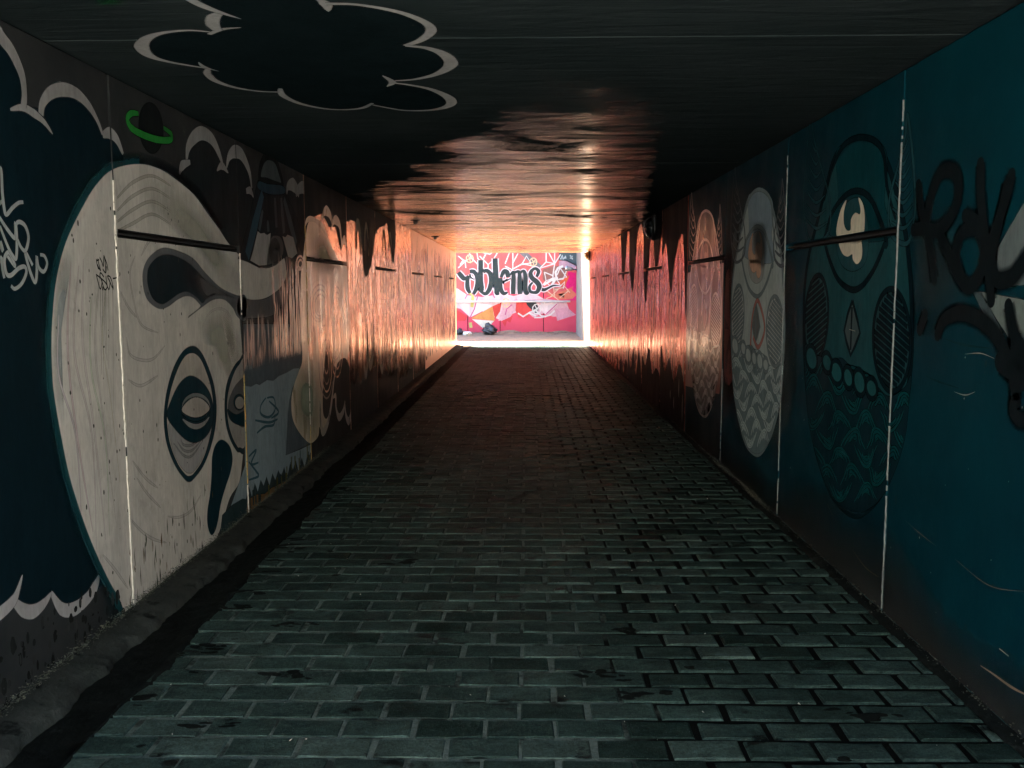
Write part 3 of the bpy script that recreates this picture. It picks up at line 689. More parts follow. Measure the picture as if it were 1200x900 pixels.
hang(p.make('marker_tag', None), WL)
zt = Z(0, 190, 5.625); p = Paint(PL, .004); WT = (.30, .32, .32)
for pts in ([(-40, 120), (-8, 40), (5, 65), (12, 200), (25, 310), (40, 345), (80, 300), (120, 268), (150, 264)], [(-30, 300), (12, 255)], [(-30, 330), (0, 375), (50, 450), (98, 500), (98, 400), (108, 500), (105, 620), (92, 632), (50, 560), (-5, 420)], [(96, 500), (104, 410), (130, 395), (165, 425), (185, 500), (165, 582), (135, 560), (110, 505)],
            [(-20, 500), (15, 585), (0, 520)], [(-25, 700), (5, 630), (12, 700), (25, 765)], [(40, 610), (98, 690), (60, 600), (35, 610), (25, 660), (40, 735), (70, 745), (120, 700), (160, 690), (170, 730), (140, 800), (95, 835), (70, 815)],
            [(212, 680), (170, 600), (165, 610), (195, 720), (228, 792), (240, 720), (238, 620), (250, 690), (285, 722), (308, 670), (290, 620), (262, 610)]):
    p.line(Lp(pts, zt), [.010, .014, .013, .010], WT, True, n=5)
hang(p.make('pale_tag', None), WL)

# ---- panel right of the face: blue ground, torn edges, beaker with legs, streaks
p = Paint(PL)
p.fill(Lp([(286, 452), (296, 448), (303, 451), (313, 440), (325, 441), (337, 432), (350, 430), (352, 440), (344, 455), (341, 470), (339, 500), (336, 533), (352, 527), (366, 520), (380, 515), (380, 540), (290, 620), (270, 630), (262, 640), (268, 600), (282, 560), (287, 545)]), (.22, .29, .33), False)
blue = hang(p.make('blue_ground', None), WL)
p = Paint(PL)
p.fill(Lp([(180, 285), (215, 290), (240, 275), (255, 282), (290, 258), (320, 262), (345, 240), (380, 225), (415, 205), (440, 203), (445, 225), (430, 260), (410, 300), (395, 360), (388, 430), (385, 500), (378, 612), (430, 590), (480, 565), (545, 540), (545, 480), (480, 300), (480, 0), (180, 0)], z6), (.085, .115, .135), False)
bk = hang(p.make('dark_curtain', None), WL)
p = Paint(PL); zz = []
for i in range(24):
    t = i/23; a = 288+(367-288)*t; b = 575-(575-532)*t
    zz.append((a, b-(3 if i % 2 else -6-rr.uniform(0, 6))))
p.fill(Lp([(260, 604), (272, 592), (284, 585)]+zz+[(380, 530), (380, 545), (290, 612), (256, 640)]), (.020, .040, .045), False)
p.fill(Lp([(290, 586), (300, 580), (310, 579), (318, 572), (330, 566), (340, 562), (350, 552), (366, 542), (366, 560), (288, 625)]), (.17, .09, .035), False, d=.0002)
for i in range(26):
    a = rr.uniform(292, 364); b = 607-(a-290)*.83-rr.uniform(6, 22); c = Lp([(a, b)])[0]
    p.line([(c[0], c[1]+.05), (c[0], c[1]-rr.uniform(.03, .08))], rr.uniform(.012, .03), rr.choice([(.02, .045, .05), (.10, .10, .03), (.03, .05, .05)]), False, d=.0003)
hang(p.make('ragged_base', None), blue)
p = Paint(PL, 0); TG = (.03, .09, .12)
for pts in ([(285, 345), (262, 380), (262, 420), (300, 435), (328, 400), (322, 345), (290, 345)], [(300, 360), (345, 410), (310, 440)], [(235, 450), (300, 460), (340, 445)], [(328, 420), (322, 470), (280, 480), (243, 510)], [(205, 620), (240, 590), (215, 655), (250, 648)], [(205, 645), (240, 690), (250, 712), (205, 730)]):
    p.line(Lp(pts, z6), [.012, .02, .02, .012], TG)
hang(p.make('teal_tag', None), blue)
zb = Z(280, 180, 6); p = Paint(PL)
p.fill(Lp([(130, 190), (100, 320), (50, 540), (0, 720), (-10, 735), (60, 760), (140, 800), (200, 790), (280, 760), (330, 720), (400, 720), (440, 560), (400, 440), (350, 330), (320, 270), (300, 230)], zb), (.010, .016, .020), False)
p.fill(Lp([(150, 170), (160, 90), (185, 35), (215, 28), (245, 45), (270, 110), (298, 215), (265, 215), (200, 190)], zb), (.085, .115, .12))
p.line(Lp([(145, 185), (152, 90), (180, 28), (215, 18), (252, 42), (280, 115), (305, 225), (260, 222), (195, 198)], zb), .05, (.010, .014, .016), True, .0001, True)
p.fill(Lp([(140, 195), (200, 215), (305, 228), (318, 278), (220, 285), (135, 245)], zb), (.02, .055, .08), d=.0002)
beaker = hang(p.make('painted_beaker', None), WL)
p = Paint(PL)
for (a, b, c, d, wd, col) in ((165, 280, 55, 720, .11, (.025, .07, .10)), (165, 400, 140, 540, .05, (.05, .075, .09)), (200, 470, 205, 550, .06, (.05, .075, .085)), (250, 310, 262, 520, .07, (.045, .06, .07)), (295, 310, 315, 560, .08, (.05, .07, .08)), (315, 320, 400, 640, .10, (.05, .075, .09))):
    p.line(Lp([(a, b), ((a+c)/2, (b+d)/2), (c, d)], zb), [wd*.6, wd, wd*.8], col)
p.fill(Lp([(130, 548), (150, 565), (175, 560), (195, 575), (220, 560), (215, 640), (195, 780), (140, 785), (78, 750), (100, 680)], zb), (.34, .34, .33), False, d=.0002)
p.fill(Lp([(305, 580), (325, 590), (340, 572), (380, 590), (408, 700), (370, 735), (345, 725)], zb), (.32, .31, .30), False, d=.0002)
p.fill(Lp([(222, 600), (250, 578), (290, 590), (310, 650), (300, 720), (230, 770), (195, 770), (205, 680)], zb), (.085, .085, .085), d=.0002)
for k in range(5): p.line(Lp(ellipse(250-k*1, 690, 36-k*7, 85-k*17, 14), zb), .012, (.045, .045, .045), True, .0003, True)
hang(p.make('beaker_leg', None), beaker)
def streaks(p, u0, u1, v0, v1, n, cols, wfun, rnd, lmin=.15, lmax=.9, wave=.03):
    for i in range(n):
        u = rnd.uniform(u0, u1); l = rnd.uniform(lmin, lmax); v = rnd.uniform(v0+.05, v1); vb = max(v0, v-l); wd = wfun(u)*rnd.uniform(.35, 1.3)
        k = 5; a = rnd.uniform(-1, 1)*wave; ph = rnd.uniform(0, 6)
        pts = [(min(u1, max(u0, u+a*math.sin(ph+3.3*j/k)+rnd.uniform(-.3, .3)*wave)), v+(vb-v)*j/k) for j in range(k+1)]
        p.line(pts, [.002, wd*.8, wd, wd*.6, .002], rnd.choice(cols), True, d=.00004*(i % 9), n=3)
p = Paint(PL, 0)
ya, yb_ = J0+DJ+.02, J0+2*DJ-.02
streaks(p, ya, yb_-.05, .98, 1.36, 90, [(.10, .15, .17), (.24, .24, .24), (.03, .05, .06), (.18, .20, .20)], lambda u: .028, rr, .15, .4, .01)
streaks(p, ya+.7, yb_, 1.0, 1.8, 120, [(.46, .30, .23), (.22, .15, .12), (.60, .44, .34), (.11, .10, .095), (.50, .45, .40)], lambda u: .03, rr, .2, .7, .02)
hang(p.make('brush_streak', None, None, 'semi'), bk)

# ---- cream lobes across the third joint, dripping outlines
za, zc = Z(340, 200, 5), Z(340, 370, 5)
CREAM = (.58, .50, .38)
p = Paint(PL); a2, b2 = J0+2*DJ+.008, J0+3*DJ-.008
p.fill([(a2, .01), (b2, .01), (b2, .62), (b2-.25, .80), (b2-.45, .60), (b2-.7, .86), (b2-.95, .62), (a2, .7)], (.022, .026, .027), False)
p.fill([(a2, ZC-.01), (b2, ZC-.01), (b2, 1.92), (b2-.18, 2.02), (b2-.3, 1.9), (b2-.5, 2.12), (b2-.8, 2.1), (b2-1.1, 2.2), (a2+.3, 2.14), (a2, 2.05)], (.022, .026, .027), False)
hang(p.make('charcoal_ground', None), WL)
p = Paint(PL, 0)
p.fill(Lp([(355, 300), (358, 275), (362, 259), (370, 256), (378, 262), (385, 280), (392, 295), (400, 310), (407, 318), (409, 400), (404, 430), (398, 430), (391, 440), (389, 465), (381, 505), (377, 508), (374, 500), (373, 510), (368, 517), (362, 519), (352, 509), (343, 492), (341, 470), (344, 452), (350, 435), (354, 420), (352, 380), (352, 330)]), CREAM, n=4)
lobe = hang(p.make('cream_lobe', None, None, 'semi'), WL)
p = Paint(PL)
p.blob(Lp([(362, 270), (378, 270), (392, 300), (400, 316), (385, 325), (362, 310)]), (.34, .36, .22), .15, .7)
p.blob(Lp([(345, 440), (358, 420), (372, 440), (374, 500), (360, 515), (344, 490)]), (.32, .40, .31), .12, .8)
hang(p.make('green_tint', None), lobe)
p = Paint(PL)
p.fill(Lp([(383, 400), (388, 405), (391, 420), (392, 440), (388, 465), (385, 485), (381, 490), (378, 478), (379, 440)]), (.030, .036, .036))
p.fill(Lp([(391, 440), (396, 425), (404, 420), (409, 430), (411, 455), (420, 440), (421, 470), (416, 487), (411, 488), (406, 492), (401, 478), (397, 488), (393, 470)]), (.026, .032, .034))
hang(p.make('dark_drop', None), lobe)
p = Paint(PL, 0); OUT = (.36, .35, .33)
for pts, wd in (([(175, 500), (175, 590), (188, 680), (215, 640), (240, 520), (255, 380), (275, 270)], [.03, .06, .08, .07, .06, .04, .01]), ([(250, 480), (265, 470), (268, 540), (285, 595), (310, 560), (320, 500)], [.02, .06, .05, .08, .07, .03]), ([(318, 500), (325, 580), (342, 618), (360, 570), (375, 580), (395, 530), (400, 490)], [.02, .06, .09, .06, .08, .05, .02])):
    p.line(Lp(pts, zc), wd, OUT)
for pts, wd in (([(185, 290), (195, 250), (212, 235), (232, 260), (245, 310), (240, 345)], [.02, .06, .10, .08, .05, .02]), ([(240, 350), (250, 300), (268, 290), (288, 320), (298, 400), (300, 450)], [.02, .06, .10, .08, .05, .03]), ([(302, 460), (308, 415), (318, 405), (328, 440)], [.03, .07, .09, .03]), ([(85, 330), (95, 295), (115, 282), (150, 295), (185, 340), (215, 380)], [.02, .04, .05, .04, .03, .02])):
    p.line(Lp(pts, za), wd, (.40, .36, .27))
for (cx, cy_, rx, ry, k0) in ((165, 770, 62, 130, 5), (265, 770, 34, 120, 4), (55, 540, 20, 40, 2)):
    for k in range(k0): p.line(Lp(ellipse(cx+k*3, cy_+k*6, rx*(1-k/k0*.85), ry*(1-k/k0*.85), 18, .05), za), .018, rr.choice([(.22, .16, .11), (.28, .20, .14), (.52, .42, .32)]), True, .0001*k, True)
p.line(Lp([(225, 860), (228, 700), (245, 620), (265, 575), (280, 620)], za), [.01, .035, .04, .03, .01], (.58, .47, .36))
hang(p.make('lobe_outline', None, None, 'semi'), lobe)

# ---- far panels: tan wood-like brushwork with dark tongues from above and below
TANS = [(.14, .075, .045), (.30, .18, .11), (.80, .56, .38), (.07, .04, .028), (.88, .68, .50), (.40, .24, .14), (.20, .11, .065)]
for k in range(2, 11):
    a, b = J0+DJ*k+.02, J0+DJ*(k+1)-.02; b = min(b, Y_OUT-.02)
    if b-a < .3: continue
    p = Paint(PL, 0); wf = lambda u: .022*(u/7)**1.9
    streaks(p, a, b, (.9 if k == 2 else .55) if k < 5 else .2, (1.72 if k == 2 else 2.15) if k < 5 else 2.4, (70 if k == 2 else 110) if k < 5 else 70, TANS, wf, rr, .2, 1.1, .03*(a/8)**1.5)
    for q in range(2):
        cu, cv = rr.uniform(a+.4, b-.4), rr.uniform(.8, 1.7)
        for e in range(4): p.line(ellipse(cu, cv, (.30-.07*e), (.36-.085*e)*rr.uniform(.9, 1.1), 14, .1), .02*(a/8)**1.5, rr.choice(TANS[:4]), True, .0001*e, True, 4)
    bw = hang(p.make('brushwork', None, None, 'gloss'), WL)
    if 2 < k < 7:
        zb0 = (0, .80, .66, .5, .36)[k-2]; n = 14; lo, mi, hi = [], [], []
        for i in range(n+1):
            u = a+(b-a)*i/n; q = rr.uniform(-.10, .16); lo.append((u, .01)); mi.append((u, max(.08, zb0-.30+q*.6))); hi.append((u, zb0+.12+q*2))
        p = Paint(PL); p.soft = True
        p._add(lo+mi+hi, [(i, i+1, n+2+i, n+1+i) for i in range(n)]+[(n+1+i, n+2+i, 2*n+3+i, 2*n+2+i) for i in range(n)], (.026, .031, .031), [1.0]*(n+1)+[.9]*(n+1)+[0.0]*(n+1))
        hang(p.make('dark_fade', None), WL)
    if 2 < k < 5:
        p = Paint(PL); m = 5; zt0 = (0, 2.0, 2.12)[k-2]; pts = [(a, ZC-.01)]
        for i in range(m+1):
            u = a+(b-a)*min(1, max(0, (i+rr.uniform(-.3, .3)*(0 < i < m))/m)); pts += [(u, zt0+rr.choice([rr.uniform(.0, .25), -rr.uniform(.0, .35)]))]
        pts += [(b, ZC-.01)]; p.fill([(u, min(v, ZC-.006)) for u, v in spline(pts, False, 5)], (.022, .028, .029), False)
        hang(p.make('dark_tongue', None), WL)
        p = Paint(PL)
        for q in range(3):
            cu = rr.uniform(a+.25, b-.25); cv = rr.uniform(.55, .8); ss = rr.uniform(.12, .22)
            p.line([(cu-ss, cv+.35), (cu-ss*.8, cv), (cu, cv-.16), (cu+ss*.8, cv), (cu+ss, cv+.35)], [.02, .05, .09, .05, .02], (.42, .38, .33))
            cu = rr.uniform(a+.2, b-.2); p.line([(cu-.12, 1.95), (cu-.10, 2.15), (cu, 2.25), (cu+.10, 2.1), (cu+.12, 1.9)], [.02, .05, .07, .05, .02], (.40, .36, .28))
        hang(p.make('pale_outline', None), WL)
p = Paint(PL, 0)                                     # pale loops near the exit
for k, (u, v, sx, sz) in enumerate(((22.4, 2.05, .75, .5), (22.6, 1.55, .6, .22), (22.5, 1.15, .6, .25))):
    p.line([(u-sx, v+.4), (u-sx*.5, v-.1), (u, v-sz), (u+sx*.5, v-.1), (u+sx, v+.4)], [.05, .12, .2, .12, .05], (.75, .62, .45))
hang(p.make('pale_loop', None, None, 'gloss'), WL)

# ================================================================ RIGHT WALL MURAL
def Rp(pts, z=None): return px(PR, pts, z)
ra, rb, rc = Z(900, 60, 4), Z(900, 280, 4), Z(900, 480, 4)
TIP = RW(1002, 602)
def totem(shift, dz, pal, label, mt='paint'):
    fz = 0 if mt == 'semi' else None; mt = None if mt == 'paint' else mt
    ln, skin, dome, stripe, hatch, eyec, nosec, beard, lw = (pal[k] for k in ('line', 'skin', 'dome', 'stripe', 'hatch', 'eye', 'nose', 'beard', 'lw'))
    def T(pts, z=None): return [(a+shift, b+dz) for a, b in Rp(pts, z)]
    outl = [(1007, 163), (990, 170), (977, 188), (968, 220), (958, 260), (948, 300), (943, 340), (942, 390), (944, 440), (948, 485), (954, 520), (961, 545), (970, 570), (982, 590), (1002, 603), (1020, 594), (1034, 575), (1047, 545), (1056, 510), (1063, 470), (1068, 420), (1069, 370), (1066, 310), (1059, 260), (1048, 215), (1037, 185), (1024, 168)]
    q = T(outl)
    p = Paint(PR, fz); p.fill(q, skin); p.line(q, .034*lw, ln, True, .0002, True)
    head = hang(p.make('totem_head', None, label, mt), WR)
    p = Paint(PR, fz)
    p.fill(T([(320, 490), (330, 700), (290, 860), (560, 880), (545, 700), (560, 520), (535, 440), (470, 412), (400, 412), (350, 440)], ra), dome); p.line(T([(265, 700), (300, 560), (350, 450), (420, 405), (500, 420), (545, 490), (560, 640), (600, 790)], ra), [.01, .025*lw, .025*lw, .025*lw, .025*lw, .01], ln, d=.0002)
    hang(p.make('forehead', None, None, mt), head)
    p = Paint(PR, fz)
    ring = T([(265, 880), (300, 760), (360, 680), (420, 655), (480, 690), (530, 800), (558, 900)], ra)+T([(545, 30), (530, 70), (490, 155), (440, 222), (390, 237), (330, 190), (290, 100), (268, 20)], rb)
    p.line(ring, .026*lw, ln, True, closed=True)
    p.fill(T([(385, 700), (352, 745), (330, 815), (322, 890), (330, 960), (355, 1010), (400, 1030), (450, 1000), (470, 930), (470, 830), (455, 740), (430, 690)], ra), pal['socket'], d=.0001)
    p.fill(T([(368, 700), (345, 740), (326, 810), (323, 860), (345, 893), (380, 893), (440, 886), (453, 800), (447, 725), (426, 688), (436, 740), (431, 768), (410, 760), (391, 790), (389, 838), (370, 842), (356, 810), (356, 750)], ra), eyec, True, d=.0003, n=3)
    p.fill(T([(333, 8), (350, 65), (375, 80), (396, 68), (400, 95), (418, 115), (438, 90), (441, 40), (430, 5), (380, 2)], rb), eyec, True, d=.0003, n=3)
    hang(p.make('eye', None, None, mt), head)
    p = Paint(PR, fz)
    p.fill(T([(397, 290), (432, 440), (388, 545), (358, 430)], rb), nosec, False); p.line(T([(397, 290), (420, 380), (432, 440), (410, 500), (388, 545), (368, 480), (358, 430), (375, 350)], rb), .016*lw, ln, False, .0002, True); p.line(T([(395, 320), (388, 520)], rb), .012*lw, ln, False, .0003)
    hang(p.make('nose', None, None, mt), head)
    for (cx, cy_, rx, ry, rot, sg) in ((228, 370, 55, 200, .05, -1), (582, 475, 88, 240, -.02, 1)):
        p = Paint(PR, fz); el = T(ellipse(cx, cy_, rx, ry, 26, rot), rb)
        p.fill(el, hatch); p.line(el, .022*lw, ln, True, .0003, True)
        for k in range(-9, 10):
            c = cy_+k*ry/7.5; pts = [(cx-rx*1.1, c-sg*rx*.9*1.1), (cx+rx*1.1, c+sg*rx*.9*1.1)]
            samp = [(pts[0][0]+(pts[1][0]-pts[0][0])*t/16, pts[0][1]+(pts[1][1]-pts[0][1])*t/16) for t in range(17)]
            ins = [s for s in samp if ((s[0]-cx)/rx)**2+((s[1]-cy_)/ry)**2 < .97]
            if len(ins) > 2: p.line(T([ins[0], ins[-1]], rb), .014*lw, ln, False, .0002)
        hang(p.make('cheek', None, None, mt), head)
    # beard: dark ground with nested wavy stripes
    bq_px = [(175, 500), (215, 540), (260, 555), (300, 570), (345, 560), (380, 590), (425, 610), (480, 640), (520, 700), (570, 740), (640, 700), (672, 640), (662, 760), (648, 900), (625, 1000), (590, 1100), (540, 1200), (480, 1260), (410, 1285), (340, 1250), (290, 1180), (250, 1090), (215, 970), (190, 850), (178, 700)]
    bq = T(bq_px, rb)
    p = Paint(PR, fz); p.fill(bq, beard); bd = p
    p = Paint(PR, fz); rnd = random.Random(int(shift*10)+5)
    yy = 600; r_i = 0
    while yy < 1270:
        xx = 160 + (60 if r_i % 2 else 0) + rnd.uniform(-8, 8); c_i = 0
        while xx < 690:
            up = (r_i*2+c_i) % 3 != 0; wx = rnd.uniform(50, 58); wy = rnd.uniform(46, 56); sg = -1 if up else 1; sk = rnd.uniform(-10, 10)
            for e in range(3):
                s_ = 1-e*.34
                pts = [(xx-wx*s_, yy-sg*wy*.95*s_), (xx-wx*s_*.72, yy-sg*wy*.2*s_), (xx-wx*.30*s_+sk, yy+sg*wy*s_*.75), (xx+wx*.24*s_+sk, yy+sg*wy*s_*.8), (xx+wx*s_*.74, yy-sg*wy*.25*s_), (xx+wx*s_, yy-sg*wy*s_)]
                pts = [(a+rnd.uniform(-3, 3), b+rnd.uniform(-3, 3)) for a, b in pts]
                sp = [q_ for q_ in spline(pts, False, 4) if inside(q_, bq_px)]
                if len(sp) > 6: p.line(T(sp, rb), [.007, .013, .015, .013, .007], stripe, False, .0001*e)
            if inside((xx, yy), bq_px): p.fill(T(ellipse(xx+sk, yy+sg*2, wx*.14, wy*.14, 8), rb), stripe, False)
            xx += 122; c_i += 1
        yy += 84; r_i += 1
    bdo = hang(bd.make('beard', None, None, mt), head); hang(p.make('beard_stripe', None, None, mt), head)
    p = Paint(PR, fz)
    for cx, cy_, rx, ry in ((205, 560, 26, 60), (278, 580, 22, 48), (322, 625, 27, 56), (377, 650, 22, 52), (430, 672, 27, 62), (487, 700, 26, 50)):
        e_ = T(ellipse(cx, cy_, rx, ry, 14, -.12), rb); p.fill(e_, pal['tooth']); p.line(e_, .020*lw, ln, True, .0003, True)
    hang(p.make('tooth', None, None, mt), head)
    # feathered ears standing beside the forehead
    p = Paint(PR, fz)
    for sx in (-1, 1):
        cx = 430+sx*215; base = [(cx-sx*70, 850), (cx-sx*75, 700), (cx-sx*40, 560), (cx, 400), (cx+sx*12, 300), (cx+sx*40, 560), (cx+sx*45, 760), (cx+sx*10, 900)]
        p.line(T(base, ra), .018*lw, pal['ear'], True, closed=True)
        for k in range(7): p.line(T([(cx-sx*(66-k*7), 800-k*62), (cx-sx*10, 830-k*60), (cx+sx*(40-k*4), 780-k*62)], ra), [.006, .016*lw, .006], pal['ear'], True, .0001)
    hang(p.make('feather_ear', None, None, mt), head)
    return head
palA = dict(line=(.0015, .010, .015), skin=(.012, .062, .070), dome=(.003, .044, .054), stripe=(.003, .050, .056), hatch=(.020, .066, .072), eye=(.62, .56, .44), nose=(.060, .085, .088), beard=(.005, .020, .028), tooth=(.014, .085, .092), socket=(.014, .060, .070), ear=(.014, .058, .070), lw=1.0)
palB = dict(line=(.17, .22, .23), skin=(.42, .49, .48), dome=(.24, .32, .37), stripe=(.40, .49, .49), hatch=(.45, .50, .49), eye=(.70, .42, .28), nose=(.15, .16, .16), beard=(.15, .21, .22), tooth=(.40, .47, .46), socket=(.36, .38, .36), ear=(.10, .12, .13), lw=.9)
palC = dict(line=(.72, .62, .58), skin=(.11, .040, .040), dome=(.030, .030, .032), stripe=(.55, .58, .58), hatch=(.15, .055, .055), eye=(.48, .30, .26), nose=(.40, .16, .15), beard=(.040, .045, .050), tooth=(.12, .06, .06), socket=(.16, .085, .08), ear=(.27, .27, .27), lw=1.0)
tB, tC = RW(888, 532), RW(827, 487)
# the grounds the heads are painted on
p = Paint(PR); p.blob(Rp([(850, 230), (905, 220), (930, 300), (935, 420), (925, 500), (900, 540), (862, 520), (848, 420)]), (.07, .085, .09), .7, .8)
p.blob(Rp([(848, 300), (862, 300), (866, 420), (860, 470), (846, 460)]), (.28, .10, .09), .6, .9)
p.blob(Rp([(1068, 240), (1120, 250), (1130, 330), (1100, 390), (1068, 380)]), (.030, .048, .052), .3, .6)
hang(p.make('sprayed_ground', None), WR)
p = Paint(PR, 0); p.fill(Rp([(805, 320), (848, 308), (846, 430), (843, 462), (803, 452)]), (.15, .05, .045), False); hang(p.make('red_ground', None, None, 'semi'), WR)
totem(0, 0, palA, 'dark teal bearded head with a cream eye')
totem(tB[0]-TIP[0], tB[1]-TIP[1], palB, 'grey-blue bearded head with an orange eye', 'paint')
totem(tC[0]-TIP[0], tC[1]-TIP[1], palC, 'narrow bearded head in pale line work on red', 'semi')
p = Paint(PR); p.blob(Rp([(884, 262), (897, 262), (900, 300), (893, 318), (884, 300)]), (.035, .045, .045), .5, .8); p.line(Rp([(880, 405), (882, 372), (888, 352), (895, 372), (896, 390), (889, 407), (883, 395)]), .028, (.42, .17, .15), True, .0002); hang(p.make('sprayed_mark', None), WR)

# pale blades and black tag at the right edge
p = Paint(PR)
p.fill(Rp([(1165, 300), (1200, 240), (1260, 170), (1300, 260), (1260, 330), (1200, 333), (1160, 338)]), (.115, .145, .150), False)
p.fill(Rp([(1148, 342), (1200, 352), (1280, 360), (1280, 470), (1215, 450), (1195, 425), (1180, 390)]), (.15, .185, .175), False)
p.fill(Rp([(1140, 340), (1150, 343), (1172, 382), (1186, 420), (1175, 420), (1160, 380)]), (.060, .085, .092), False)
hang(p.make('pale_blade', None), WR)
zr = Z(1060, 160, 2.65); BK = (.006, .010, .012)
TAG = (([(45, 150), (55, 230), (80, 330), (95, 445)], .055), ([(30, 290), (60, 285), (110, 290), (160, 220), (170, 140), (145, 105), (110, 120), (80, 200), (70, 280)], .06), ([(110, 300), (150, 390), (175, 440), (205, 465), (240, 420), (252, 340), (235, 290), (205, 285), (175, 310), (160, 370), (180, 440)], .06),
                ([(238, 85), (240, 200), (255, 330), (265, 440), (272, 510)], .055), ([(190, 245), (230, 270), (262, 340), (320, 180), (335, 120)], .055), ([(270, 360), (285, 440), (330, 440), (365, 400), (420, 320)], .06), ([(320, 150), (285, 320), (262, 420)], .05),
                ([(65, 555), (50, 600)], .06), ([(105, 615), (125, 570), (175, 548), (230, 565), (280, 610), (315, 670), (340, 750), (350, 820)], .06), ([(325, 525), (345, 620), (400, 700)], .055), ([(345, 610), (345, 700), (370, 770)], .05), ([(300, 700), (340, 720), (390, 700)], .08), ([(350, 800), (340, 850), (365, 880), (420, 860)], .05))
for nm, fz, sc in (('tag_overspray', .024, .8), ('black_tag', 0, 1.0)):
    p = Paint(PR, fz)
    for pts, wd in TAG:
        p.line(Rp(pts, zr), [wd*.9*sc, wd*sc, wd*sc, wd*.9*sc], BK, True, n=6)
        if not fz:
            for e in (pts[0], pts[-1]): c = Rp([e], zr)[0]; p.fill(ellipse(c[0], c[1], wd*.47, wd*.47, 12), BK, False, d=.00003)
    hang(p.make(nm, None), WR)
p = Paint(PR, 0)
SC = (.30, .27, .22)
for pts, wd, c in (([(1150, 780), (1165, 790), (1186, 805), (1205, 815)], [.003, .007, .010, .004], (.40, .32, .22)), ([(1172, 760), (1183, 769)], .004, SC), ([(1132, 415), (1150, 414), (1166, 420)], [.001, .004, .001], SC), ([(1119, 459), (1132, 463), (1144, 459)], [.001, .005, .001], SC), ([(1062, 610), (1080, 626), (1098, 640)], [.001, .005, .001], (.10, .085, .075)), ([(1120, 655), (1150, 680), (1172, 690), (1205, 693)], [.001, .004, .003, .001], (.10, .085, .075)), ([(1000, 645), (1015, 665), (1030, 676)], [.001, .006, .002], (.18, .17, .10)), ([(996, 386), (1003, 388)], .003, SC), ([(1108, 397), (1130, 404), (1160, 408)], [.002, .012, .002], (.008, .03, .036)), ([(1085, 440), (1100, 447), (1125, 455)], [.002, .010, .002], (.008, .03, .036)), ([(970, 590), (976, 604)], .006, (.05, .06, .06))):
    p.line(Rp(pts), wd, c)
for k in range(70):
    a, b = rr.uniform(850, 1200), rr.uniform(400, 860); c = RW(a, b)
    if c[1] > .05: s = rr.uniform(.0015, .004); p.fill(ellipse(c[0], c[1], s, s*rr.uniform(.6, 2), 6), rr.choice([SC, (.02, .04, .045)]), False)
hang(p.make('scratch', None), WR)
# grey-brown splash band along the foot of the near right panels
p = Paint(PR); n = 40; top = []; bt = []
for i in range(n+1):
    u = Y_IN+.1+(9.1-Y_IN)*i/n; top.append((u, .34+.10*math.sin(u*1.7)+.05*math.sin(u*5.1))); bt.append((u, .02))
p.soft = True; p._add(bt+top, [(i, i+1, n+2+i, n+1+i) for i in range(n)], (.034, .036, .033), [.85]*(n+1)+[0.0]*(n+1)); hang(p.make('splash_band', None), WR)

# far right panels: red wood-like brushwork, black tongues, tan feet
REDS = [(.12, .028, .022), (.75, .26, .21), (.84, .38, .32), (.030, .012, .010), (.88, .50, .40), (.50, .12, .09), (.78, .28, .24)]
for k in range(3, 11):
    a, b = J0+DJ*k+.02, min(J0+DJ*(k+1)-.02, Y_OUT-.02)
    if b-a < .3: continue
    p = Paint(PR, 0); wf = lambda u: .024*(u/7)**1.9
    streaks(p, a, b, .25, 2.2, 64, REDS, wf, rr, .25, 1.2, .04*(a/8)**1.5)
    streaks(p, a, b, .1, .9, 16, [(.50, .34, .18), (.60, .42, .24), (.30, .18, .09)], wf, rr, .2, .6, .03)
    for q in range(2):
        cu, cv = rr.uniform(a+.4, b-.4), rr.uniform(.9, 1.9)
        for e in range(3): p.line(ellipse(cu, cv, (.30-.08*e), (.40-.10*e), 14, .1), .024*(a/8)**1.5, rr.choice(REDS), True, .0001*e, True, 4)
    hang(p.make('brushwork', None, None, 'gloss_red'), WR)
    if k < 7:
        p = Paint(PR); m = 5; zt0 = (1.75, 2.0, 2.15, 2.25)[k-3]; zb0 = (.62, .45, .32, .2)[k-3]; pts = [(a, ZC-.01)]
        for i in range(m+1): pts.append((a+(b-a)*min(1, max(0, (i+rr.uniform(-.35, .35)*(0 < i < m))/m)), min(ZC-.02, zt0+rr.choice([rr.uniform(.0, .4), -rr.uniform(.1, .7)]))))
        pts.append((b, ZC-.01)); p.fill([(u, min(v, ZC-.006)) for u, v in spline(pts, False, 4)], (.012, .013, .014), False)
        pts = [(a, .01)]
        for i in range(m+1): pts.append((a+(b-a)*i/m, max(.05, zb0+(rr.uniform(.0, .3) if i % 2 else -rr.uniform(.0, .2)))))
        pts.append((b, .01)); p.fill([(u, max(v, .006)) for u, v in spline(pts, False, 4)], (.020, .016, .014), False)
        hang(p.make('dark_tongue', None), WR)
p = Paint(PR)
for a, b, l in ((790, 472, .14), (796, 455, .2), (800, 478, .3), (786, 462, .1), (802, 440, .12)):
    c = RW(a, b); p.line([(c[0], c[1]+l/2), (c[0]+.01, c[1]), (c[0], c[1]-l/2)], [.004, .03, .004], (.35, .34, .32))
hang(p.make('pale_drip', None), WR)

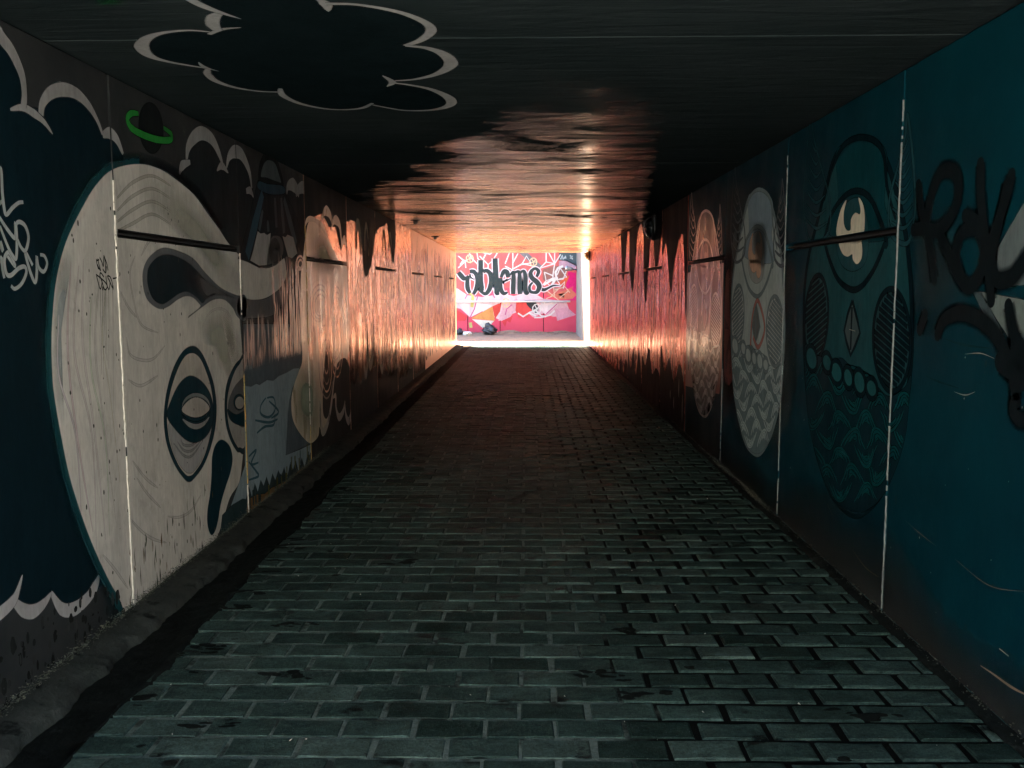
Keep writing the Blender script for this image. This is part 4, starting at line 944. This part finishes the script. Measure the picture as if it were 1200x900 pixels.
# ================================================================ CEILING MURAL
zq = Z(160, 0, 3); p = Paint(PC, 0)
out = [(195, -40), (230, 5), (290, 40), (262, 70), (268, 108), (180, 106), (90, 112), (35, 130), (14, 165), (40, 195), (110, 215), (220, 235), (245, 250), (260, 275), (320, 300), (400, 316), (505, 322), (540, 348), (600, 372), (680, 384), (760, 384), (820, 368), (880, 382), (960, 390), (1050, 385), (1105, 365), (1085, 335), (1020, 310), (900, 290), (1000, 278), (1080, 250), (1108, 215), (1080, 185), (1020, 165), (950, 160), (1010, 135), (1038, 105), (1010, 75), (930, 45), (800, 20), (680, 10), (640, -20), (500, -60)]
p.fill(px(PC, out, zq), (.008, .015, .017), False)
clc = hang(p.make('painted_cloud', None, None, 'flat'), ceil)
p = Paint(PC); LC = (.34, .34, .33)
for pts, wd in (([(150, -40), (195, 0), (245, 25), (300, 45), (368, 66)], [.05, .055, .05, .03, .003]), ([(300, 42), (272, 58), (268, 85), (285, 106)], [.03, .07, .075, .05]), ([(255, 120), (300, 102), (368, 96)], [.02, .03, .003]), ([(265, 112), (180, 106), (90, 115), (35, 135), (18, 165), (45, 195), (110, 216), (225, 236), (250, 240)], [.015, .02, .03, .06, .09, .07, .035, .02, .01]),
                ([(218, 218), (240, 236), (290, 250)], [.004, .03, .003]), ([(250, 242), (250, 260), (280, 285), (350, 308), (430, 320), (505, 323)], [.02, .045, .045, .035, .025, .02]), ([(505, 310), (515, 335), (570, 362), (650, 380), (720, 385), (790, 380), (830, 362)], [.02, .05, .045, .035, .03, .04, .02]),
                ([(820, 366), (880, 378), (950, 388), (1040, 386), (1100, 370), (1100, 345), (1040, 315), (960, 298), (895, 290)], [.02, .025, .03, .05, .08, .09, .05, .03, .02]), ([(865, 265), (900, 288), (880, 304)], [.004, .05, .004]), ([(895, 284), (980, 278), (1060, 258), (1105, 225), (1080, 190), (1020, 168), (945, 160)], [.02, .03, .06, .10, .08, .05, .02]),
                ([(945, 160), (1000, 140), (1035, 110), (1020, 82), (950, 50), (860, 28), (760, 14), (665, 12)], [.03, .05, .06, .05, .04, .03, .025, .03]), ([(635, -5), (665, 12), (675, 40)], [.01, .07, .004])):
    p.line(px(PC, pts, zq), [x*.52 for x in wd], LC)
hang(p.make('cloud_outline', None), clc)
p = Paint(PC); p.blob(px(PC, [(95, -8), (120, -12), (150, -2), (140, 7), (115, 6)]), (.015, .12, .04), .3, .7); hang(p.make('green_spray', None), ceil)

# ================================================================ PINK END WALL MURAL
def Ep(pts, z=None): return px(PE, pts, z)
e1, e2, e3, e4 = Z(530, 285, 13.233), Z(610, 285, 13.233), Z(530, 345, 13.233), Z(610, 345, 13.233)
WHT, RED, PNK, LPK, ORG, GRN = (.561, .528, .488), (.488, .059, .046), (.528, .198, .238), (.554, .409, .409), (.541, .238, .079), (.036, .046, .044)
p = Paint(PE, 0)
p.fill(Ep([(500, 260), (500, 352), (535, 366), (550, 350), (586, 338), (620, 335), (650, 350), (672, 330), (676, 300), (676, 260)]), (.488, .106, .099), False)
p.fill(Ep([(663, 289), (676, 289), (676, 312), (664, 306), (655, 305), (655, 297)]), (.066, .086, .092), False, .0002)
p.fill(Ep([(655, 306), (664, 305), (675, 310), (675, 316), (664, 316), (655, 313)]), (.409, .251, .290), False, .0002)
p.fill(Ep([(666, 318), (675, 320), (675, 352), (668, 352), (672, 335), (662, 340)]), (.541, .020, .132), False, .0002)
p.fill(Ep([(636, 316), (650, 311), (662, 314), (664, 322), (656, 330), (646, 332), (636, 328)]), (.238, .112, .092), False, .0002)
p.fill(Ep([(604, 293), (616, 293), (625, 303), (636, 312), (630, 315), (618, 305)]), (.145, .132, .132), False, .0002)
fld = hang(p.make('red_field', None), WE)
p = Paint(PE, 0)
p.fill(Ep([(498, 330), (536, 338), (548, 346), (565, 348), (590, 344), (602, 347), (612, 344), (630, 346), (640, 352), (600, 368), (588, 376), (575, 370), (560, 362), (551, 372), (540, 362), (498, 352)]), LPK, False)
p.fill(Ep([(612, 352), (637, 350), (655, 352), (664, 354), (668, 366), (655, 371), (648, 371), (637, 367), (625, 372), (618, 366), (612, 362)]), (.548, .317, .330), False, .0001)
p.fill(Ep([(590, 356), (606, 350), (612, 362), (602, 366), (596, 374), (584, 376)]), (.541, .304, .330), False, .0002)
p.fill(Ep([(605, 354), (617, 354), (624, 365), (618, 372), (608, 372), (604, 364)]), (.528, .066, .059), False, .0003)
p.fill(Ep([(615, 352), (627, 352), (632, 362), (628, 368), (618, 358)]), (.040, .040, .043), False, .0004)
p.fill(Ep([(634, 353), (651, 352), (654, 357), (640, 369), (632, 362)]), (.568, .475, .462), False, .0004)
p.fill(Ep([(650, 362), (664, 360), (675, 369), (653, 376)]), (.541, .264, .304), False, .0004)
hang(p.make('pale_field', None), fld)
p = Paint(PE, 0)
for pts, c in (([(551, 372), (558, 354), (578, 358)], (.574, .528, .502)), ([(552, 373), (577, 359), (580, 376)], ORG), ([(553, 374), (579, 376), (569, 387)], (.568, .528, .436)), ([(577, 359), (588, 354), (586, 365), (580, 374)], RED), ([(536, 355), (550, 357), (550, 370)], (.568, .488, .462)), ([(498, 355), (537, 364), (548, 371), (545, 376), (498, 376)], (.528, .059, .059)), ([(588, 376), (601, 370), (598, 378), (594, 376), (592, 383), (589, 378)], (.515, .053, .059)), ([(652, 333), (668, 322), (662, 335)], (.528, .106, .046)), ([(640, 345), (652, 344), (668, 338), (676, 345), (671, 350), (655, 351)], (.528, .145, .092)), ([(648, 337), (655, 338), (652, 342)], (.264, .198, .172)), ([(654, 345), (662, 343), (661, 349)], (.297, .238, .185))):
    p.fill(Ep(pts), c, False)
hang(p.make('painted_triangle', None), fld)
p = Paint(PE, 0)      # web of white lines
def wl(pts, wd=.03, c=WHT): p.line(Ep(pts), wd, c, False, d=.00002*len(p.f) % .0004)
for pts in ([(537, 300), (543, 305), (548, 306)], [(543, 305), (539, 310)], [(545, 306), (546, 314)], [(537, 314), (545, 306)], [(548, 290), (552, 302), (560, 310)], [(558, 290), (560, 303), (566, 308)], [(562, 300), (572, 310), (577, 306), (583, 296)], [(572, 310), (572, 318)], [(566, 296), (574, 298), (583, 290)], [(566, 304), (570, 296)], [(592, 309), (597, 296)], [(601, 290), (601, 315)], [(592, 312), (600, 316), (612, 309), (617, 300), (622, 308), (612, 310)], [(601, 308), (607, 297)], [(603, 314), (613, 309), (625, 312)],
            [(637, 313), (631, 316), (640, 307), (650, 309)], [(640, 307), (640, 296), (637, 292)], [(640, 297), (646, 291)], [(650, 309), (650, 291)], [(650, 309), (642, 294)], [(650, 309), (657, 298)], [(650, 309), (648, 322), (648, 330)], [(650, 309), (637, 313)], [(638, 319), (648, 323)], [(638, 319), (640, 329), (648, 326)], [(640, 329), (636, 334)], [(640, 331), (645, 335), (652, 327), (656, 333)], [(646, 336), (650, 325)], [(650, 328), (660, 327), (664, 317)], [(655, 312), (664, 325), (655, 327)], [(656, 336), (662, 330), (660, 338)], [(657, 312), (653, 322)]):
    wl(pts, .035)
for pts in ([(652, 326), (651, 319), (654, 314), (660, 312)], [(645, 336), (652, 326)], [(637, 334), (648, 327), (654, 326)]): wl(pts, .07)
for pts in ([(607, 367), (613, 371), (621, 366), (628, 364), (634, 370), (640, 371)], [(620, 367), (628, 370)], [(626, 372), (634, 372), (645, 369), (650, 364)]): wl(pts, .05)
for c_, rx in (((629, 362), 5.0), ((550.5, 303), 4.2), ((625, 307), 4.2), ((593, 355), 4.5)):
    q = ellipse(c_[0], c_[1], rx, rx*1.15, 9); yl = (.561, .409, .238) if c_[0] != 629 else WHT
    wl(q+[q[0]], .035, yl)
    for k in range(0, 9, 2): wl([c_, q[k]], .028, yl)
for pts in ([(640, 340), (655, 352)], [(648, 334), (650, 346), (640, 350)], [(650, 340), (662, 336), (668, 343)], [(645, 348), (655, 338)], [(656, 349), (666, 341)]): wl(pts, .03, (.568, .363, .251))
for pts in ([(560, 346), (556, 362), (551, 372)], [(640, 368), (653, 356)], [(600, 357), (594, 362), (592, 369)], [(545, 350), (550, 341), (558, 348)], [(566, 346), (573, 339), (580, 349)]): wl(pts, .035, (.436, .092, .198))
for pts in ([(550, 343), (554, 346), (553, 360)], [(551, 378), (552, 384)]): p.line(Ep(pts), .10, (.409, .396, .132))
hang(p.make('white_web', None), fld)
p = Paint(PE, 0)      # ghost flourish in the dark corner
for pts in ([(657, 304), (659, 299), (660, 304)], [(661, 303), (663, 300), (663, 303)], [(668, 303), (671, 300)], [(668, 299), (671, 304)]): p.line(Ep(pts), .04, (.363, .396, .396), False)
hang(p.make('faint_tag', None), fld)
STK = [([(95, 450), (135, 500), (180, 545), (240, 540)], e1, [.20, .24, .22, .14]), ([(245, 500), (235, 600), (240, 700), (275, 775)], e1, [.14, .20, .22, .14]), ([(270, 440), (330, 440), (375, 500), (390, 600), (370, 710), (325, 790)], e1, [.16, .20, .19, .20, .20, .14]), ([(270, 480), (290, 530), (345, 565)], e1, [.10, .08, .03]),
       ([(440, 260), (440, 400), (440, 560), (455, 700), (440, 755)], e1, .24), ([(480, 450), (530, 425), (585, 470), (605, 560), (595, 660), (560, 740), (510, 785), (430, 740)], e1, [.13, .18, .22, .23, .23, .20, .16, .10]),
       ([(665, 235), (670, 400), (680, 560), (690, 700), (690, 775), (730, 780)], e1, [.24, .26, .26, .26, .20, .10]), ([(750, 540), (745, 620), (755, 720), (800, 780), (860, 760)], e1, [.18, .20, .21, .18, .08]), ([(755, 530), (800, 440), (850, 450), (865, 530)], e1, [.14, .20, .22, .20]), ([(860, 560), (780, 610), (910, 545)], e1, [.12, .06, .05]),
       ([(890, 500), (945, 450), (950, 560), (945, 700), (945, 790)], e1, [.05, .16, .22, .23, .20]), ([(945, 470), (1030, 440), (1045, 560), (1045, 700), (1050, 790)], e1, [.10, .14, .22, .23, .20]), ([(1045, 470), (1110, 430), (1135, 540), (1130, 690), (1150, 770), (1190, 760)], e1, [.10, .14, .22, .23, .22, .08]),
       ([(250, 520), (280, 440), (240, 395), (190, 410), (155, 470), (180, 540), (250, 600), (290, 670), (260, 750), (210, 765), (150, 745), (140, 670), (190, 605)], e2, [.12, .18, .14, .14, .20, .22, .24, .24, .18, .14, .14, .13, .08]), ([(330, 715), (370, 722), (430, 695), (500, 660), (560, 655), (620, 665)], e2, [.16, .15, .10, .08, .05, .02])]
p = Paint(PE, 0)
for pts, z, wd in STK: p.line(Ep(pts, z), [x*.70+.065 for x in wd] if isinstance(wd, list) else wd*.66+.065, (.574, .475, .475))
let = hang(p.make('lettering_halo', None), WE)
p = Paint(PE, 0)
for i, (pts, z, wd) in enumerate(STK): p.line(Ep(pts, z), [x*.70 for x in wd] if isinstance(wd, list) else wd*.66, GRN, True, .00008*i)
hang(p.make('lettering', None, 'dark grey blackletter reading oblems'), WE)

# ================================================================ THINGS
# handrail on the pink wall
hr = on_end(600, 353.3)[1]
t = thing('handrail', 'thin white horizontal handrail running along the pink mural wall', 'handrail', (-1, Y_END, hr)); bpy.context.view_layer.update()
hang(obj('rail', tube(bmesh.new(), [(-6.8, Y_END-.10, hr), (on_end(668, 353)[0], Y_END-.10, hr)], .028, 10), 'rail', None, True), t)
for xx in (-5.5, -4.0, -2.42, -.9, .6):
    hang(obj('bracket', tube(bmesh.new(), [(xx, Y_END-.01, hr-.06), (xx, Y_END-.09, hr-.06), (xx, Y_END-.10, hr-.02)], .012, 8), 'rail', None, True), t)
# round bulkhead lamps on the right wall
def bulkhead(y, z, label, glass, r):
    t = thing('bulkhead_lamp', label, 'lamp', (XR-.012, y, z), 'round bulkhead lamps on the right wall'); bpy.context.view_layer.update()
    def lathe(prof, seg=28):
        bm = bmesh.new(); rings = []
        for d, rad in prof: rings.append([bm.verts.new((XR-.012-d, y+rad*math.cos(k*2*math.pi/seg), z+rad*math.sin(k*2*math.pi/seg))) for k in range(seg)])
        for A, B in zip(rings, rings[1:]):
            for k in range(seg): bm.faces.new((A[k], A[(k+1) % seg], B[(k+1) % seg], B[k]))
        bm.faces.new(rings[-1]); bm.faces.new(rings[0]); bmesh.ops.recalc_face_normals(bm, faces=bm.faces[:]); return bm
    hang(obj('base_plate', lathe([(0, r), (.035, r), (.05, r*.94), (.055, r*.80)]), 'black_metal', None, True), t)
    hang(obj('diffuser', lathe([(.04, r*.80), (.075, r*.77), (.11, r*.62), (.13, r*.40), (.14, r*.14)]), glass, None, True), t)
    bm = bmesh.new()
    for ang in (0, math.pi/2):
        pts = [(XR-.012-d, y+rad*s*math.cos(ang), z+rad*s*math.sin(ang)) for d, rad, s in ((.05, r*.88, -1), (.10, r*.76, -1), (.145, r*.4, -1), (.155, 0.0, 1), (.145, r*.4, 1), (.10, r*.76, 1), (.05, r*.88, 1))]
        tube(bm, pts, .008, 6)
    hang(obj('guard', bm, 'black_metal', None, True), t)
    hang(obj('cable_gland', tube(bmesh.new(), [(XR-.03, y, z+r*.9), (XR-.03, y, min(ZC-.01, z+r*.9+.09))], .014, 8), 'black_metal', None, True), t)
ly, lz = RW(769, 267); bulkhead(ly, lz, 'round black bulkhead lamp high on the red right wall', 'smoke', .16)
bulkhead(23.3, RW(690, 301)[1], 'small bulkhead lamp glinting amber in the sun at the right edge of the exit', 'amber', .13)
# lamp on an arm by the corner of the pink wall
c = on_end(668, 316.5); t = thing('wall_floodlight', 'small pale floodlight on a dark arm near the pink wall corner', 'lamp', (XR, Y_END-.3, c[1])); bpy.context.view_layer.update()
hang(obj('arm', tube(bmesh.new(), [(XR-.02, Y_END-.3, c[1]), (XR-.17, Y_END-.3, c[1]+.02)], .022, 8), 'black_metal', None, True), t)
hang(obj('head', tube(bmesh.new(), [(XR-.16, Y_END-.3, c[1]+.02), (XR-.22, Y_END-.3, c[1]+.03), (XR-.36, Y_END-.32, c[1]+.045), (XR-.40, Y_END-.32, c[1]+.05)], [.035, .06, .085, .09], 14), 'steel', None, True), t)
hang(boxobj('wall_plate', (XR-.035, XR-.0205, Y_END-.38, Y_END-.22, c[1]-.08, c[1]+.08), 'black_metal', None, .004), t)
# ceiling anchors
for a, b, lab in ((487, 258, 'small dark ceiling anchor with a bright bolt, farther from the left wall joint'), (510, 277, 'small round ceiling fixing close to the exit, near the left wall')):
    x, y = on_ceiling(a, b); t = thing('ceiling_anchor', lab, 'fixing', (x, y, ZC), 'fixings on the ceiling'); bpy.context.view_layer.update()
    hang(boxobj('plate', (x-.07, x+.07, y-.05, y+.05, ZC-.012, ZC-.001), 'black_metal', None, .003), t)
    hang(obj('bolt', tube(bmesh.new(), [(x, y, ZC-.011), (x, y, ZC-.05), (x, y, ZC-.06)], [.03, .03, .018], 10), 'steel', None, True), t)
# rubbish at the foot of the pink wall
def bag(x, y, s, label, seed):
    bm = bmesh.new(); bmesh.ops.create_icosphere(bm, subdivisions=4, radius=1); rn = random.Random(seed); ph = [rn.uniform(0, 6) for _ in range(9)]
    for v in bm.verts:
        n_ = v.co.normalized(); f = 1+.16*math.sin(4*n_.x+ph[0])*math.sin(5*n_.y+ph[1])+.10*math.sin(9*n_.z+6*n_.x+ph[2])+.06*math.sin(15*n_.x+ph[3])*math.sin(13*n_.y+ph[4])
        if n_.z > .75: f *= 1+(n_.z-.75)*2.2
        v.co = Vector((n_.x*f*s, n_.y*f*s*.8, max(0, (n_.z*f*.62+.52)*s)))
        if n_.z > .93: v.co.x *= .6
    o = obj('rubbish_bag', bm, 'bag', None, True); o.location = (x, y, .03); tag(o, label, 'rubbish bag', 'black bags by the pink wall'); return o
x, _ = on_end(574.5, 388); bag(x, Y_END-.55, .24, 'larger crumpled black bag below the white triangle of the pink wall', 2)
x, _ = on_end(539.5, 391); bag(x, Y_END-.5, .13, 'smaller black bag at the left foot of the pink wall', 5)
def stone(x, y, s, label, seed, mat='litter', name='stone'):
    bm = bmesh.new(); bmesh.ops.create_icosphere(bm, subdivisions=2, radius=s); rn = random.Random(seed)
    for v in bm.verts: v.co = Vector((v.co.x*1.3, v.co.y, v.co.z*.7))*rn.uniform(.82, 1.12)
    o = obj(name, bm, mat); o.location = (x, y, s*.5); tag(o, label, 'stone'); return o
x, _ = on_end(549.5, 393); stone(x, Y_END-.75, .12, 'pale lump of stone on the dirt left of the black bag', 4)
# crumbs, moss and litter
def crumbs(name, pts, size, mat, seed):
    rn = random.Random(seed); bm = bmesh.new()
    for x, y, z in pts:
        s = size*rn.uniform(.4, 1.4); q = [bm.verts.new((x+rn.uniform(-s, s), y+rn.uniform(-s, s)*1.3, z+rn.uniform(-.2, .9)*s)) for _ in range(5)]
        for f in ((0, 1, 2), (0, 2, 3), (1, 3, 2), (0, 4, 1), (3, 4, 2)):
            try: bm.faces.new([q[i] for i in f])
            except ValueError: pass
    o = obj(name, bm, mat); o['kind'] = 'stuff'; return o
rn = random.Random(11)
o = crumbs('plaster_crumbs', [(XL+abs(rn.gauss(.008, .012)), rn.uniform(2.4, 8.2), .03+abs(rn.gauss(0, .018))) for _ in range(5200)], .0042, 'crust', 1); tag(o, 'crust of plaster crumbs and algae along the foot of the left wall', 'crumbs')
o = crumbs('moss', [(XR-abs(rn.gauss(.01, .016)), rn.choice([rn.uniform(2.5, 10), rn.gauss(7.4, .25), rn.gauss(6.4, .2)]), .012+abs(rn.gauss(0, .014))) for _ in range(3000)], .0042, 'crust', 2); tag(o, 'thin line of moss and grit along the foot of the right wall', 'moss')
o = crumbs('litter_specks', [(rn.uniform(-1.5, 1.5), rn.uniform(2.6, 12), .003) for _ in range(150)], .0042, 'litter', 3); tag(o, 'pale grit and litter specks scattered over the brick floor', 'litter')
o = crumbs('dirt_crumbs', [(rn.uniform(-6, 1.5), Y_END-abs(rn.gauss(.1, .35)), .07) for _ in range(500)], .03, 'dirt', 4); tag(o, 'dirt and leaf litter heaped along the foot of the pink wall', 'dirt')
